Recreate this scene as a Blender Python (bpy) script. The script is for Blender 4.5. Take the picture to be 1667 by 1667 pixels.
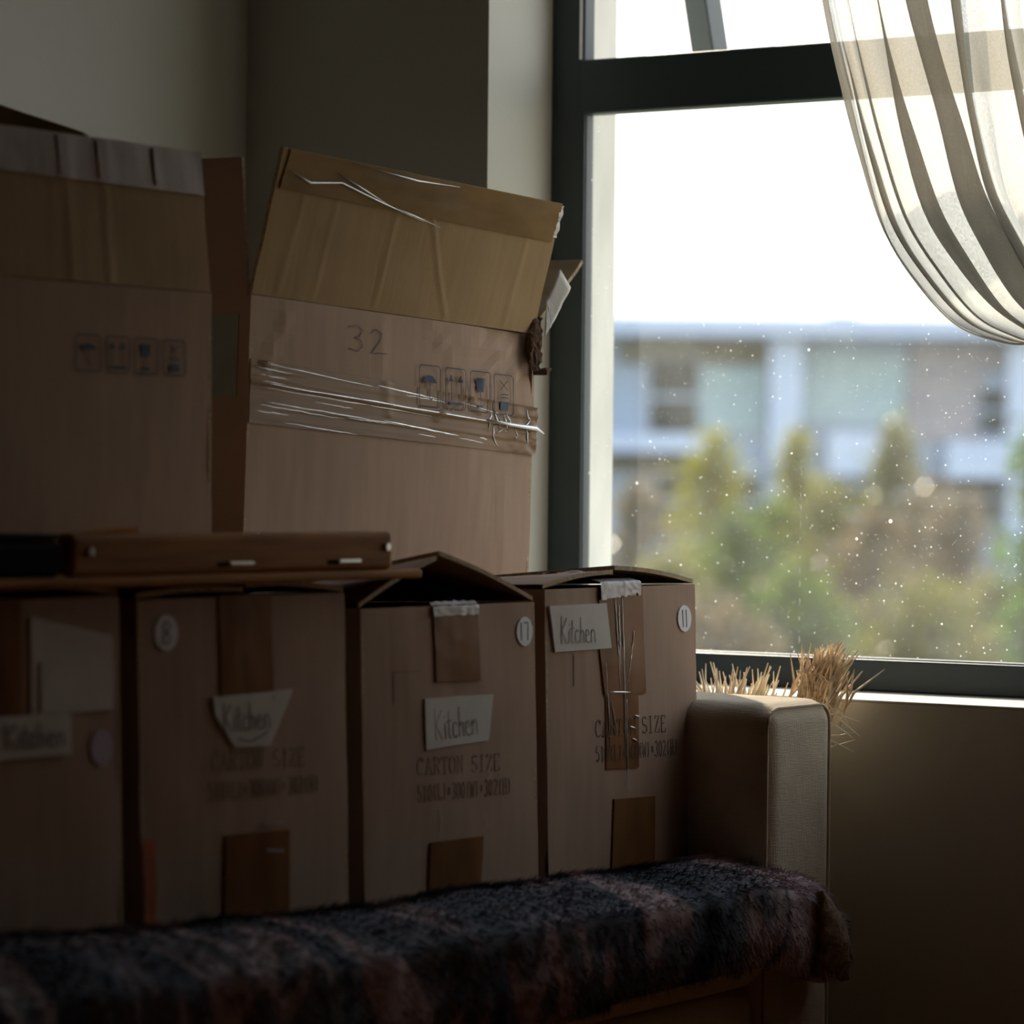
import bpy, math, random
import numpy as np
from mathutils import Vector, Matrix, noise

random.seed(7)
rng = np.random.default_rng(11)
scene = bpy.context.scene
for o in list(bpy.data.objects):
    bpy.data.objects.remove(o)
COL = scene.collection

# ------------------------------------------------------------------ camera
YAW = math.atan2(3667, 5500)          # the window wall's normal lies this far right of the optical axis
PITCH, ROLL = -43 / 5500, 0.010
EYE = Vector((2.65, -3.37, 0.87))
F0 = Vector((-math.sin(YAW), math.cos(YAW), 0))
R0 = Vector((math.cos(YAW), math.sin(YAW), 0))
U0 = Vector((0, 0, 1))
fw = F0 * math.cos(PITCH) + U0 * math.sin(PITCH)
u1 = U0 * math.cos(PITCH) - F0 * math.sin(PITCH)
rt = R0 * math.cos(ROLL) + u1 * math.sin(ROLL)
up = u1 * math.cos(ROLL) - R0 * math.sin(ROLL)
cam_data = bpy.data.cameras.new('camera')
cam = bpy.data.objects.new('camera', cam_data)
COL.objects.link(cam)
cam.matrix_world = Matrix(((rt.x, up.x, -fw.x, EYE.x), (rt.y, up.y, -fw.y, EYE.y),
                           (rt.z, up.z, -fw.z, EYE.z), (0, 0, 0, 1)))
cam_data.sensor_fit = 'HORIZONTAL'
cam_data.lens = 85
cam_data.sensor_width = 85 / 5500 * 1667
cam_data.clip_start, cam_data.clip_end = 0.05, 500
cam_data.dof.use_dof = True
cam_data.dof.focus_distance = 3.72
cam_data.dof.aperture_fstop = 3.5
scene.camera = cam

# ------------------------------------------------------------------ sky, sun, exposure
world = bpy.data.worlds.new('sky')
scene.world = world
world.use_nodes = True
nt = world.node_tree
nt.nodes.clear()
wo = nt.nodes.new('ShaderNodeOutputWorld')
bg = nt.nodes.new('ShaderNodeBackground')
tc = nt.nodes.new('ShaderNodeTexCoord')
sx = nt.nodes.new('ShaderNodeSeparateXYZ')
cr = nt.nodes.new('ShaderNodeValToRGB')
cr.color_ramp.elements[0].position = 0.0
cr.color_ramp.elements[0].color = (1.0, 0.93, 0.80, 1)
cr.color_ramp.elements[1].position = 0.75
cr.color_ramp.elements[1].color = (0.62, 0.78, 1.0, 1)
e = cr.color_ramp.elements.new(0.10)
e.color = (1.0, 0.985, 0.94, 1)
nt.links.new(tc.outputs['Generated'], sx.inputs[0])
nt.links.new(sx.outputs['Z'], cr.inputs[0])
nt.links.new(cr.outputs[0], bg.inputs['Color'])
bg.inputs['Strength'].default_value = 1.55
nt.links.new(bg.outputs[0], wo.inputs[0])

sun_data = bpy.data.lights.new('sun', 'SUN')
sun = bpy.data.objects.new('sun', sun_data)
COL.objects.link(sun)
sun_data.energy = 4.6
sun_data.angle = math.radians(0.6)
sun_data.color = (1.0, 0.88, 0.70)
SUN_AZ, SUN_EL = math.radians(46), math.radians(36)    # left of the window's outward normal, above the roofs
to_sun = Vector((-math.sin(SUN_AZ) * math.cos(SUN_EL), math.cos(SUN_AZ) * math.cos(SUN_EL), math.sin(SUN_EL)))
sun.rotation_euler = to_sun.to_track_quat('Z', 'Y').to_euler()

vs = scene.view_settings
vs.view_transform = 'Standard'
vs.look = 'None'
vs.gamma = 1
vs.use_curve_mapping = False
vs.exposure = 0.88


# ------------------------------------------------------------------ materials
def srgb(r, g, b):
    f = lambda c: (c / 255 / 12.92) if c / 255 <= 0.04045 else ((c / 255 + 0.055) / 1.055) ** 2.4
    return (f(r), f(g), f(b), 1)


def mat(name, col, rough=0.8, spec=0.3, var=0.12, scale=12.0, bump=0.0, bscale=60.0, stretch=(1, 1, 1), metal=0.0, coat=0.0,
        detail=4.0, bdist=0.002):
    m = bpy.data.materials.new(name)
    m.use_nodes = True
    n = m.node_tree
    p = n.nodes['Principled BSDF']
    p.inputs['Roughness'].default_value = rough
    p.inputs['Specular IOR Level'].default_value = spec
    p.inputs['Metallic'].default_value = metal
    p.inputs['Coat Weight'].default_value = coat
    t = n.nodes.new('ShaderNodeTexCoord')
    mp = n.nodes.new('ShaderNodeMapping')
    mp.inputs['Scale'].default_value = stretch
    n.links.new(t.outputs['Object'], mp.inputs['Vector'])
    if var > 0:
        nz = n.nodes.new('ShaderNodeTexNoise')
        nz.inputs['Scale'].default_value = scale
        nz.inputs['Detail'].default_value = detail
        n.links.new(mp.outputs[0], nz.inputs['Vector'])
        r = n.nodes.new('ShaderNodeValToRGB')
        c = Vector(col[:3])
        r.color_ramp.elements[0].position = 0.3
        r.color_ramp.elements[1].position = 0.7
        r.color_ramp.elements[0].color = (*(c * (1 - var)), 1)
        r.color_ramp.elements[1].color = (*(c * (1 + var)), 1)
        n.links.new(nz.outputs['Fac'], r.inputs[0])
        n.links.new(r.outputs[0], p.inputs['Base Color'])
    else:
        p.inputs['Base Color'].default_value = col
    if bump > 0:
        b = n.nodes.new('ShaderNodeTexNoise')
        b.inputs['Scale'].default_value = bscale
        b.inputs['Detail'].default_value = 3
        n.links.new(mp.outputs[0], b.inputs['Vector'])
        bn = n.nodes.new('ShaderNodeBump')
        bn.inputs['Strength'].default_value = bump
        bn.inputs['Distance'].default_value = bdist
        n.links.new(b.outputs['Fac'], bn.inputs['Height'])
        n.links.new(bn.outputs[0], p.inputs['Normal'])
    return m


M = {}
M['card'] = mat('cardboard', (0.425, 0.292, 0.215, 1), 0.85, 0.2, 0.07, 9, 0.15, 14, (1, 6, 1))
M['card_in'] = mat('cardboard_inside', (0.38, 0.255, 0.135, 1), 0.85, 0.2, 0.07, 9, 0.15, 14, (1, 8, 1))
M['card_edge'] = mat('cardboard_raw_edge', (0.45, 0.34, 0.23, 1), 0.9, 0.1, 0.25, 260)
M['liner'] = mat('torn_paper_liner', (0.78, 0.74, 0.70, 1), 0.9, 0.1, 0.1, 40, 0.3, 90)
M['paper'] = mat('white_paper', (0.66, 0.62, 0.57, 1), 0.8, 0.2, 0.05, 30)
M['sticker'] = mat('sticker_white', (0.72, 0.72, 0.76, 1), 0.6, 0.3, 0.04, 30)
M['ink'] = mat('pen_ink', (0.17, 0.155, 0.185, 1), 0.7, 0.2, 0.2, 50)
M['ink_faint'] = mat('pencil_ink', (0.24, 0.175, 0.165, 1), 0.8, 0.2, 0.2, 50)
M['print'] = mat('printed_ink', (0.145, 0.095, 0.075, 1), 0.8, 0.2, 0.45, 120)
M['print_blue'] = mat('printed_dark_ink', (0.11, 0.105, 0.125, 1), 0.8, 0.2, 0.3, 120)
M['print_fill'] = mat('blue_grey_print', (0.085, 0.105, 0.15, 1), 0.8, 0.2, 0.3, 120)
M['tape'] = mat('brown_tape', (0.225, 0.105, 0.045, 1), 0.30, 0.035, 0.25, 25, 0.25, 34, (1, 1, 0.35), bdist=0.002)
M['tape_clear'] = mat('clear_tape', (0.27, 0.165, 0.10, 1), 0.14, 0.06, 0.2, 18, 0.35, 26, (1, 0.22, 1), bdist=0.003)
M['tape_glare'] = mat('clear_tape_glare', (0.42, 0.36, 0.365, 1), 0.3, 0.25, 0.15, 30, 0.3, 40, (1, 1, 0.3), bdist=0.003)  # paler copy of the clear tape, sky glare put into its colour
M['cloudy_glint'] = mat('whitened_tape_glint', (0.80, 0.82, 0.86, 1), 0.22, 1.0, 0.15, 60, metal=0.35)  # whitened creases, with window glints put into the pale, part-metal colour
M['print_faint'] = mat('worn_printed_ink', (0.25, 0.172, 0.132, 1), 0.8, 0.2, 0.3, 160)
M['orange'] = mat('orange_strip', (0.55, 0.10, 0.02, 1), 0.6, 0.3, 0.2, 30)
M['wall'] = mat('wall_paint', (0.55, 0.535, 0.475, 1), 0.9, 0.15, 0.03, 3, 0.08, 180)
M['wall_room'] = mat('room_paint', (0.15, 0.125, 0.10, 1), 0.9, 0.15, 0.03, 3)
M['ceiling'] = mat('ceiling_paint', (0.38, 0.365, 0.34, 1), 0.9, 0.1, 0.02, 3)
M['floor'] = mat('floor_timber', (0.27, 0.105, 0.035, 1), 0.5, 0.4, 0.25, 5, 0, 0, (1, 8, 1))
M['render'] = mat('outer_render', (0.74, 0.72, 0.66, 1), 0.95, 0.1, 0.12, 18, 0.3, 60, (1, 1, 0.3))
M['sill'] = mat('sill_paint', (0.50, 0.485, 0.45, 1), 0.6, 0.2, 0.03, 12)
M['frame'] = mat('anthracite_frame', (0.034, 0.052, 0.060, 1), 0.42, 0.5, 0.06, 6)
M['steel'] = mat('steel', (0.75, 0.74, 0.72, 1), 0.3, 0.5, 0.05, 40, metal=1.0)
M['wood'] = mat('orange_pine', (0.38, 0.165, 0.045, 1), 0.55, 0.06, 0.3, 10, 0.1, 60, (8, 0.7, 10))
M['dark'] = mat('black_plastic', (0.008, 0.0075, 0.007, 1), 0.8, 0.05, 0.1, 20)
M['straw'] = mat('dry_straw', (0.80, 0.70, 0.55, 1), 0.8, 0.2, 0.2, 60)
M['straw_brown'] = mat('dry_plume', (0.74, 0.60, 0.44, 1), 0.8, 0.2, 0.3, 90)
M['rod'] = mat('curtain_rod_metal', (0.05, 0.05, 0.05, 1), 0.4, 0.5, 0.05, 20, metal=0.7)
M['fleece'] = mat('tan_fleece', (0.20, 0.135, 0.085, 1), 0.95, 0.1, 0.35, 70, 0.8, 180, bdist=0.004)


def fabric_linen():
    m = mat('beige_linen', (0.50, 0.405, 0.295, 1), 0.95, 0.1, 0.10, 30)
    n = m.node_tree
    p = n.nodes['Principled BSDF']
    t = n.nodes.new('ShaderNodeTexCoord')
    hs = []
    for st in ((60, 60, 900), (900, 900, 60)):
        mp = n.nodes.new('ShaderNodeMapping')
        mp.inputs['Scale'].default_value = st
        nz = n.nodes.new('ShaderNodeTexNoise')
        nz.inputs['Scale'].default_value = 1
        nz.inputs['Detail'].default_value = 2
        n.links.new(t.outputs['Object'], mp.inputs[0])
        n.links.new(mp.outputs[0], nz.inputs['Vector'])
        hs.append(nz)
    ad = n.nodes.new('ShaderNodeMath')
    ad.operation = 'ADD'
    n.links.new(hs[0].outputs['Fac'], ad.inputs[0])
    n.links.new(hs[1].outputs['Fac'], ad.inputs[1])
    b = n.nodes.new('ShaderNodeBump')
    b.inputs['Strength'].default_value = 0.5
    b.inputs['Distance'].default_value = 0.002
    n.links.new(ad.outputs[0], b.inputs['Height'])
    n.links.new(b.outputs[0], p.inputs['Normal'])
    p.inputs['Sheen Weight'].default_value = 0.2
    return m


M['linen'] = fabric_linen()


def fur_material():
    m = bpy.data.materials.new('fur_mottled')
    m.use_nodes = True
    n = m.node_tree
    p = n.nodes['Principled BSDF']
    p.inputs['Roughness'].default_value = 0.8
    p.inputs['Specular IOR Level'].default_value = 0.25
    t = n.nodes.new('ShaderNodeTexCoord')
    mp = n.nodes.new('ShaderNodeMapping')
    mp.inputs['Scale'].default_value = (4.0, 11.0, 4.5)
    nz = n.nodes.new('ShaderNodeTexNoise')
    nz.inputs['Scale'].default_value = 1.0
    nz.inputs['Detail'].default_value = 5
    nz.inputs['Distortion'].default_value = 1.1
    r = n.nodes.new('ShaderNodeValToRGB')
    el = r.color_ramp.elements
    el[0].position, el[0].color = 0.32, (0.020, 0.022, 0.027, 1)
    el[1].position, el[1].color = 0.68, (0.46, 0.33, 0.33, 1)
    a = el.new(0.45); a.color = (0.085, 0.092, 0.115, 1)
    a = el.new(0.52); a.color = (0.13, 0.11, 0.125, 1)
    a = el.new(0.56); a.color = (0.36, 0.26, 0.265, 1)
    n.links.new(t.outputs['Object'], mp.inputs[0])
    n.links.new(mp.outputs[0], nz.inputs['Vector'])
    n.links.new(nz.outputs['Fac'], r.inputs[0])
    n.links.new(r.outputs[0], p.inputs['Base Color'])
    return m


M['fur'] = fur_material()


def sheer_material():
    m = bpy.data.materials.new('sheer_linen')
    m.use_nodes = True
    n = m.node_tree
    n.nodes.clear()
    out = n.nodes.new('ShaderNodeOutputMaterial')
    tr = n.nodes.new('ShaderNodeBsdfTransparent')
    tl = n.nodes.new('ShaderNodeBsdfTranslucent')
    df = n.nodes.new('ShaderNodeBsdfDiffuse')
    tl.inputs[0].default_value = (0.50, 0.475, 0.42, 1)
    df.inputs[0].default_value = (0.62, 0.59, 0.53, 1)
    mx = n.nodes.new('ShaderNodeMixShader')
    mx.inputs[0].default_value = 0.35
    n.links.new(tl.outputs[0], mx.inputs[1])
    n.links.new(df.outputs[0], mx.inputs[2])
    t = n.nodes.new('ShaderNodeTexCoord')
    nz = n.nodes.new('ShaderNodeTexNoise')
    nz.inputs['Scale'].default_value = 420
    nz.inputs['Detail'].default_value = 1
    n.links.new(t.outputs['Object'], nz.inputs['Vector'])
    rg = n.nodes.new('ShaderNodeMapRange')
    rg.inputs['From Min'].default_value = 0.3
    rg.inputs['From Max'].default_value = 0.7
    rg.inputs['To Min'].default_value = 0.74
    rg.inputs['To Max'].default_value = 0.85
    n.links.new(nz.outputs['Fac'], rg.inputs['Value'])
    fin = n.nodes.new('ShaderNodeMixShader')
    n.links.new(rg.outputs[0], fin.inputs[0])
    n.links.new(tr.outputs[0], fin.inputs[1])
    n.links.new(mx.outputs[0], fin.inputs[2])
    n.links.new(fin.outputs[0], out.inputs[0])
    return m


M['sheer'] = sheer_material()


def glass_material():
    """window glass with a film of dust, specks and a few dried water runs"""
    m = bpy.data.materials.new('dusty_glass')
    m.use_nodes = True
    n = m.node_tree
    n.nodes.clear()
    N = n.nodes.new
    L = n.links.new
    out = N('ShaderNodeOutputMaterial')
    tr = N('ShaderNodeBsdfTransparent')
    tr.inputs[0].default_value = (0.97, 0.98, 0.97, 1)
    gl = N('ShaderNodeBsdfGlossy')
    gl.inputs['Roughness'].default_value = 0.02
    fr = N('ShaderNodeFresnel')
    fr.inputs[0].default_value = 1.45
    cl = N('ShaderNodeMixShader')
    ge = N('ShaderNodeNewGeometry')            # reflect once, at the face where light enters the pane
    sb = N('ShaderNodeMath'); sb.operation = 'SUBTRACT'; sb.use_clamp = True
    L(fr.outputs[0], sb.inputs[0]); L(ge.outputs['Backfacing'], sb.inputs[1])
    L(sb.outputs[0], cl.inputs[0]); L(tr.outputs[0], cl.inputs[1]); L(gl.outputs[0], cl.inputs[2])
    tl = N('ShaderNodeBsdfTranslucent')
    tl.inputs[0].default_value = (0.86, 0.86, 0.83, 1)
    t = N('ShaderNodeTexCoord')
    big = N('ShaderNodeTexNoise')
    big.inputs['Scale'].default_value = 9
    big.inputs['Detail'].default_value = 5
    L(t.outputs['Object'], big.inputs['Vector'])
    film = N('ShaderNodeMapRange')
    film.inputs['From Min'].default_value = 0.3
    film.inputs['From Max'].default_value = 0.75
    film.inputs['To Min'].default_value = 0.012
    film.inputs['To Max'].default_value = 0.040
    L(big.outputs['Fac'], film.inputs['Value'])
    tot = film.outputs[0]

    def specks(scale, lo, hi, amt, prev, stretch=(1, 1, 1)):
        mp = N('ShaderNodeMapping')
        mp.inputs['Scale'].default_value = stretch
        L(t.outputs['Object'], mp.inputs[0])
        v = N('ShaderNodeTexVoronoi')
        v.inputs['Scale'].default_value = scale
        L(mp.outputs[0], v.inputs['Vector'])
        sep = N('ShaderNodeSeparateColor')
        L(v.outputs['Color'], sep.inputs[0])
        rad = N('ShaderNodeMapRange')            # every cell its own speck size, most of them none
        rad.inputs['From Min'].default_value = lo
        rad.inputs['From Max'].default_value = 1.0
        rad.inputs['To Min'].default_value = 0.0
        rad.inputs['To Max'].default_value = hi
        L(sep.outputs[0], rad.inputs['Value'])
        lt = N('ShaderNodeMath'); lt.operation = 'LESS_THAN'
        L(v.outputs['Distance'], lt.inputs[0]); L(rad.outputs[0], lt.inputs[1])
        mu = N('ShaderNodeMath'); mu.operation = 'MULTIPLY'
        mu.inputs[1].default_value = amt
        L(lt.outputs[0], mu.inputs[0])
        ad = N('ShaderNodeMath'); ad.operation = 'ADD'; ad.use_clamp = True
        L(prev, ad.inputs[0]); L(mu.outputs[0], ad.inputs[1])
        return ad.outputs[0]
    tot = specks(130, 0.55, 0.15, 0.42, tot)
    tot = specks(250, 0.50, 0.17, 0.22, tot)
    tot = specks(45, 0.80, 0.10, 0.9, tot)
    fin = N('ShaderNodeMixShader')
    L(tot, fin.inputs[0]); L(cl.outputs[0], fin.inputs[1]); L(tl.outputs[0], fin.inputs[2])
    L(fin.outputs[0], out.inputs[0])
    return m


M['glass'] = glass_material()


def leaf_material(name, c1, c2):
    m = bpy.data.materials.new(name)
    m.use_nodes = True
    n = m.node_tree
    n.nodes.clear()
    N = n.nodes.new
    L = n.links.new
    out = N('ShaderNodeOutputMaterial')
    t = N('ShaderNodeTexCoord')
    nz = N('ShaderNodeTexNoise')
    nz.inputs['Scale'].default_value = 2.2
    nz.inputs['Detail'].default_value = 4
    L(t.outputs['Object'], nz.inputs['Vector'])
    r = N('ShaderNodeValToRGB')
    r.color_ramp.elements[0].position = 0.35
    r.color_ramp.elements[1].position = 0.65
    r.color_ramp.elements[0].color = c1
    r.color_ramp.elements[1].color = c2
    L(nz.outputs['Fac'], r.inputs[0])
    p = N('ShaderNodeBsdfPrincipled')
    p.inputs['Roughness'].default_value = 0.2
    tl = N('ShaderNodeBsdfTranslucent')
    L(r.outputs[0], p.inputs['Base Color'])
    L(r.outputs[0], tl.inputs[0])
    mx = N('ShaderNodeMixShader')
    mx.inputs[0].default_value = 0.62
    L(p.outputs[0], mx.inputs[1]); L(tl.outputs[0], mx.inputs[2])
    L(mx.outputs[0], out.inputs[0])
    return m


# ------------------------------------------------------------------ mesh helpers
def link(o, parent=None):
    COL.objects.link(o)
    if parent is not None:
        o.parent = parent
    return o


def tag(o, label=None, cat=None, group=None, kind=None):
    if label: o['label'] = label
    if cat: o['category'] = cat
    if group: o['group'] = group
    if kind: o['kind'] = kind
    return o


def empty(name, loc=(0, 0, 0), rot=(0, 0, 0)):
    o = bpy.data.objects.new(name, None)
    o.empty_display_size = 0.05
    o.location = loc
    o.rotation_euler = rot
    return link(o)


class MB:
    def __init__(self):
        self.v, self.f, self.mi = [], [], []

    def quad(self, a, b, c, d, mi=0):
        k = len(self.v)
        self.v += [tuple(a), tuple(b), tuple(c), tuple(d)]
        self.f.append((k, k + 1, k + 2, k + 3)); self.mi.append(mi)

    def box(self, lo, hi, mi=0):
        k = len(self.v)
        (x0, y0, z0), (x1, y1, z1) = lo, hi
        self.v += [(x0, y0, z0), (x1, y0, z0), (x1, y1, z0), (x0, y1, z0), (x0, y0, z1), (x1, y0, z1), (x1, y1, z1), (x0, y1, z1)]
        for f in ((0, 3, 2, 1), (4, 5, 6, 7), (0, 1, 5, 4), (1, 2, 6, 5), (2, 3, 7, 6), (3, 0, 4, 7)):
            self.f.append(tuple(k + i for i in f)); self.mi.append(mi)
        return self

    def grid(self, fn, nu, nv, mi=0, flip=False):
        k = len(self.v)
        for j in range(nv + 1):
            for i in range(nu + 1):
                self.v.append(tuple(fn(i / nu, j / nv)))
        for j in range(nv):
            for i in range(nu):
                a = k + j * (nu + 1) + i
                q = (a, a + 1, a + nu + 2, a + nu + 1)
                self.f.append(q[::-1] if flip else q); self.mi.append(mi)

    def panel(self, p00, p10, p11, p01, t, nu=1, nv=1, disp=None, mo=0, mb=None, me=None, edge=None):
        """thick bilinear sheet; normal = (p10-p00) x (p01-p00); t goes to the back side"""
        p00, p10, p11, p01 = map(Vector, (p00, p10, p11, p01))
        nrm = (p10 - p00).cross(p01 - p00).normalized()
        mb = mo if mb is None else mb
        me = mb if me is None else me

        def surf(u, v):
            q = (p00 * (1 - u) + p10 * u) * (1 - v) + (p01 * (1 - u) + p11 * u) * v
            if edge: q = q + edge(u, v)
            return q + nrm * (disp(u, v) if disp else 0)
        self.grid(surf, nu, nv, mo)
        self.grid(lambda u, v: surf(u, v) - nrm * t, nu, nv, mb, True)
        k = len(self.v)
        ring = [(i / nu, 0) for i in range(nu)] + [(1, j / nv) for j in range(nv)] + \
               [(1 - i / nu, 1) for i in range(nu)] + [(0, 1 - j / nv) for j in range(nv)]
        for u, v in ring:
            q = surf(u, v)
            self.v.append(tuple(q)); self.v.append(tuple(q - nrm * t))
        m = len(ring)
        for i in range(m):
            a, b = k + 2 * i, k + 2 * ((i + 1) % m)
            self.f.append((a, a + 1, b + 1, b)); self.mi.append(me)
        return self

    def tube(self, pts, rad, n=6, mi=0, cap=True):
        pts = [Vector(p) for p in pts]
        k = len(self.v)
        for i, p in enumerate(pts):
            d = (pts[min(i + 1, len(pts) - 1)] - pts[max(i - 1, 0)]).normalized()
            a = d.cross(Vector((0.13, 0.31, 0.94)))
            a = a.normalized() if a.length > 1e-4 else d.cross(Vector((1, 0, 0))).normalized()
            b = d.cross(a)
            r = rad[i] if isinstance(rad, (list, tuple)) else rad
            for j in range(n):
                w = 2 * math.pi * j / n
                self.v.append(tuple(p + a * (r * math.cos(w)) + b * (r * math.sin(w))))
        for i in range(len(pts) - 1):
            for j in range(n):
                a, b = k + i * n + j, k + i * n + (j + 1) % n
                self.f.append((a, b, b + n, a + n)); self.mi.append(mi)
        if cap:
            self.f.append(tuple(k + j for j in range(n))[::-1]); self.mi.append(mi)
            self.f.append(tuple(k + (len(pts) - 1) * n + j for j in range(n))); self.mi.append(mi)
        return self

    def build(self, name, mats, parent=None, smooth=False, bevel=0.0, seg=2, loc=None):
        me = bpy.data.meshes.new(name)
        me.from_pydata(self.v, [], self.f)
        mats = mats if isinstance(mats, (list, tuple)) else [mats]
        for m in mats: me.materials.append(m)
        me.polygons.foreach_set('material_index', self.mi)
        if smooth:
            me.polygons.foreach_set('use_smooth', [True] * len(self.f))
        me.update()
        o = bpy.data.objects.new(name, me)
        if bevel > 0:
            b = o.modifiers.new('edge', 'BEVEL')
            b.width, b.segments, b.limit_method = bevel, seg, 'ANGLE'
        if loc: o.location = loc
        return link(o, parent)


def box(name, lo, hi, m, parent=None, bevel=0.0, seg=2, smooth=False):
    return MB().box(lo, hi).build(name, m, parent, smooth, bevel, seg)


def nz3(x, y, z=0.0):
    return noise.noise(Vector((x, y, z)))


def ribbons(strokes, width, place):
    """flat pen strokes: polylines in (u, v) -> thin solid ribbons on the surface given by place(u, v, h)"""
    mb = MB()
    for s in strokes:
        pts = [Vector((p[0], p[1])) for p in s]
        L, R = [], []
        for i, p in enumerate(pts):
            d = (pts[min(i + 1, len(pts) - 1)] - pts[max(i - 1, 0)])
            d = d.normalized() if d.length > 1e-9 else Vector((1, 0))
            q = Vector((-d.y, d.x)) * (width / 2)
            L.append(p + q); R.append(p - q)
        for i in range(len(pts) - 1):
            c = (R[i], R[i + 1], L[i + 1], L[i])
            k = len(mb.v)
            mb.v += [tuple(place(p.x, p.y, 0.0002)) for p in c] + [tuple(place(p.x, p.y, 0.0)) for p in c]
            for f in ((0, 1, 2, 3), (0, 4, 5, 1), (1, 5, 6, 2), (2, 6, 7, 3), (3, 7, 4, 0)):
                mb.f.append(tuple(k + q for q in f)); mb.mi.append(0)
    return mb


def xf(strokes, ox, oy, sx_, sy_, rot=0.0):
    c, s = math.cos(rot), math.sin(rot)
    return [[(ox + (x * sx_) * c - (y * sy_) * s, oy + (x * sx_) * s + (y * sy_) * c) for x, y in st] for st in strokes]


KITCHEN = [[(0, 1), (0.01, 0.5), (0.02, 0)], [(.30, .93), (.16, .68), (.03, .47), (.16, .25), (.30, .0)],
           [(.44, .48), (.45, .2), (.44, 0)], [(.44, .66), (.45, .71)],
           [(.62, .85), (.61, .4), (.62, .06), (.70, .0)], [(.50, .52), (.62, .54), (.76, .55)],
           [(.98, .42), (.90, .50), (.82, .42), (.79, .22), (.83, .04), (.92, .0), (1.0, .08)],
           [(1.10, .95), (1.10, .5), (1.09, 0)], [(1.09, .32), (1.18, .48), (1.26, .42), (1.28, .2), (1.28, 0)],
           [(1.40, .26), (1.58, .30), (1.54, .46), (1.45, .48), (1.38, .28), (1.42, .06), (1.52, .0), (1.61, .06)],
           [(1.70, .48), (1.71, .2), (1.71, 0)], [(1.71, .32), (1.80, .48), (1.89, .42), (1.91, .2), (1.93, 0)]]
S17 = [[(0, 1), (0, 0)], [(.35, .98), (.85, 1), (.83, .6), (.80, 0)]]
S11 = [[(0, 1), (.04, 0)], [(.5, 1), (.54, 0)]]
S8 = [[(.3, .5), (.08, .7), (.12, .95), (.4, 1), (.62, .85), (.5, .6), (.3, .5), (.05, .3), (.1, .05), (.4, 0), (.65, .15), (.55, .4), (.3, .5)]]
S32 = [[(0, .9), (.25, 1), (.42, .85), (.3, .58), (.16, .55), (.34, .48), (.42, .25), (.25, .03), (0, .1)],
       [(.65, .8), (.8, .98), (.98, .85), (.9, .5), (.66, .05), (.85, .1), (1.15, .12)]]


def arc(cx, cy, rx, ry, a0, a1, n=10):
    return [(cx + rx * math.cos(math.radians(a0 + (a1 - a0) * i / n)), cy + ry * math.sin(math.radians(a0 + (a1 - a0) * i / n))) for i in range(n + 1)]


def ser(x, y, w=.13):
    return [(x - w, y), (x + w, y)]


GLY = {
    'C': [arc(.33, .5, .28, .5, 50, 310, 14), [(.52, .98), (.52, .72)]],
    'A': [[(.08, 0), (.32, 1), (.58, 0)], [(.18, .36), (.48, .36)], ser(.08, 0, .1), ser(.58, 0, .1)],
    'R': [[(.14, 0), (.14, 1)], [(.14, 1)] + arc(.34, .76, .2, .24, 90, -90, 8) + [(.14, .52)], [(.34, .52), (.58, 0)], ser(.14, 0), ser(.14, 1)],
    'T': [[(.33, 0), (.33, 1)], [(.05, .8), (.05, 1), (.61, 1), (.61, .8)], ser(.33, 0)],
    'O': [arc(.33, .5, .27, .5, 0, 360, 18)],
    'N': [[(.12, 0), (.12, 1), (.54, 0), (.54, 1)], ser(.12, 0, .1), ser(.54, 1, .1), ser(.10, 1, .08)],
    'S': [arc(.33, .75, .23, .25, 30, 270, 10) + arc(.33, .26, .25, .25, 90, -150, 10)],
    'I': [[(.33, 0), (.33, 1)], ser(.33, 0, .16), ser(.33, 1, .16)],
    'Z': [[(.1, .82), (.1, 1), (.56, 1), (.08, 0), (.58, 0), (.58, .2)]],
    'E': [[(.14, 0), (.14, 1)], [(.14, 1), (.56, 1), (.56, .82)], [(.14, .52), (.42, .52)], [(.14, 0), (.58, 0), (.58, .2)]],
    '5': [[(.54, 1), (.16, 1), (.13, .56)] + arc(.32, .32, .24, .3, 120, -150, 10)],
    '1': [[(.2, .84), (.33, 1), (.33, 0)], ser(.33, 0, .14)],
    '0': [arc(.33, .5, .22, .5, 0, 360, 16)],
    'L': [[(.14, 1), (.14, 0), (.56, 0), (.56, .2)], ser(.14, 1)],
    'W': [[(.02, 1), (.17, 0), (.33, .8), (.49, 0), (.64, 1)]],
    '3': [arc(.31, .75, .21, .25, 150, -90, 9) + arc(.31, .25, .25, .25, 90, -150, 10)],
    '2': [arc(.32, .73, .22, .27, 160, -20, 8) + [(.1, 0), (.56, 0), (.56, .14)]],
    'H': [[(.13, 0), (.13, 1)], [(.53, 0), (.53, 1)], [(.13, .5), (.53, .5)], ser(.13, 0, .08), ser(.13, 1, .08), ser(.53, 0, .08), ser(.53, 1, .08)],
    '(': [arc(.62, .5, .34, .62, 130, 230, 8)], ')': [arc(.04, .5, .34, .62, 50, -50, 8)],
    '*': [[(.33, .25), (.33, .75)], [(.13, .36), (.53, .64)], [(.13, .64), (.53, .36)]], ' ': []}


def typed(text, ox, oy, w, h, rot=0.0):
    out, step = [], w / len(text)
    for i, ch in enumerate(text):
        out += [[(x * step * 1.42 + i * step, y * h) for x, y in st] for st in GLY[ch]]
    return xf(out, ox, oy, 1, 1, rot)


# ================================================================== the room
WX, WY = -0.054, 0.06          # inner faces of the side wall and of the window wall
OX0, OX1, OZ0, OZ1 = 0.322, 1.38, 0.6265, 2.20     # reveal opening in the window wall
FY = 0.203                     # inner face of the window frame
OUT = 0.308                    # outer face of the wall
RX1, RY0, CEIL = 5.2, -5.0, 2.65

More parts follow.
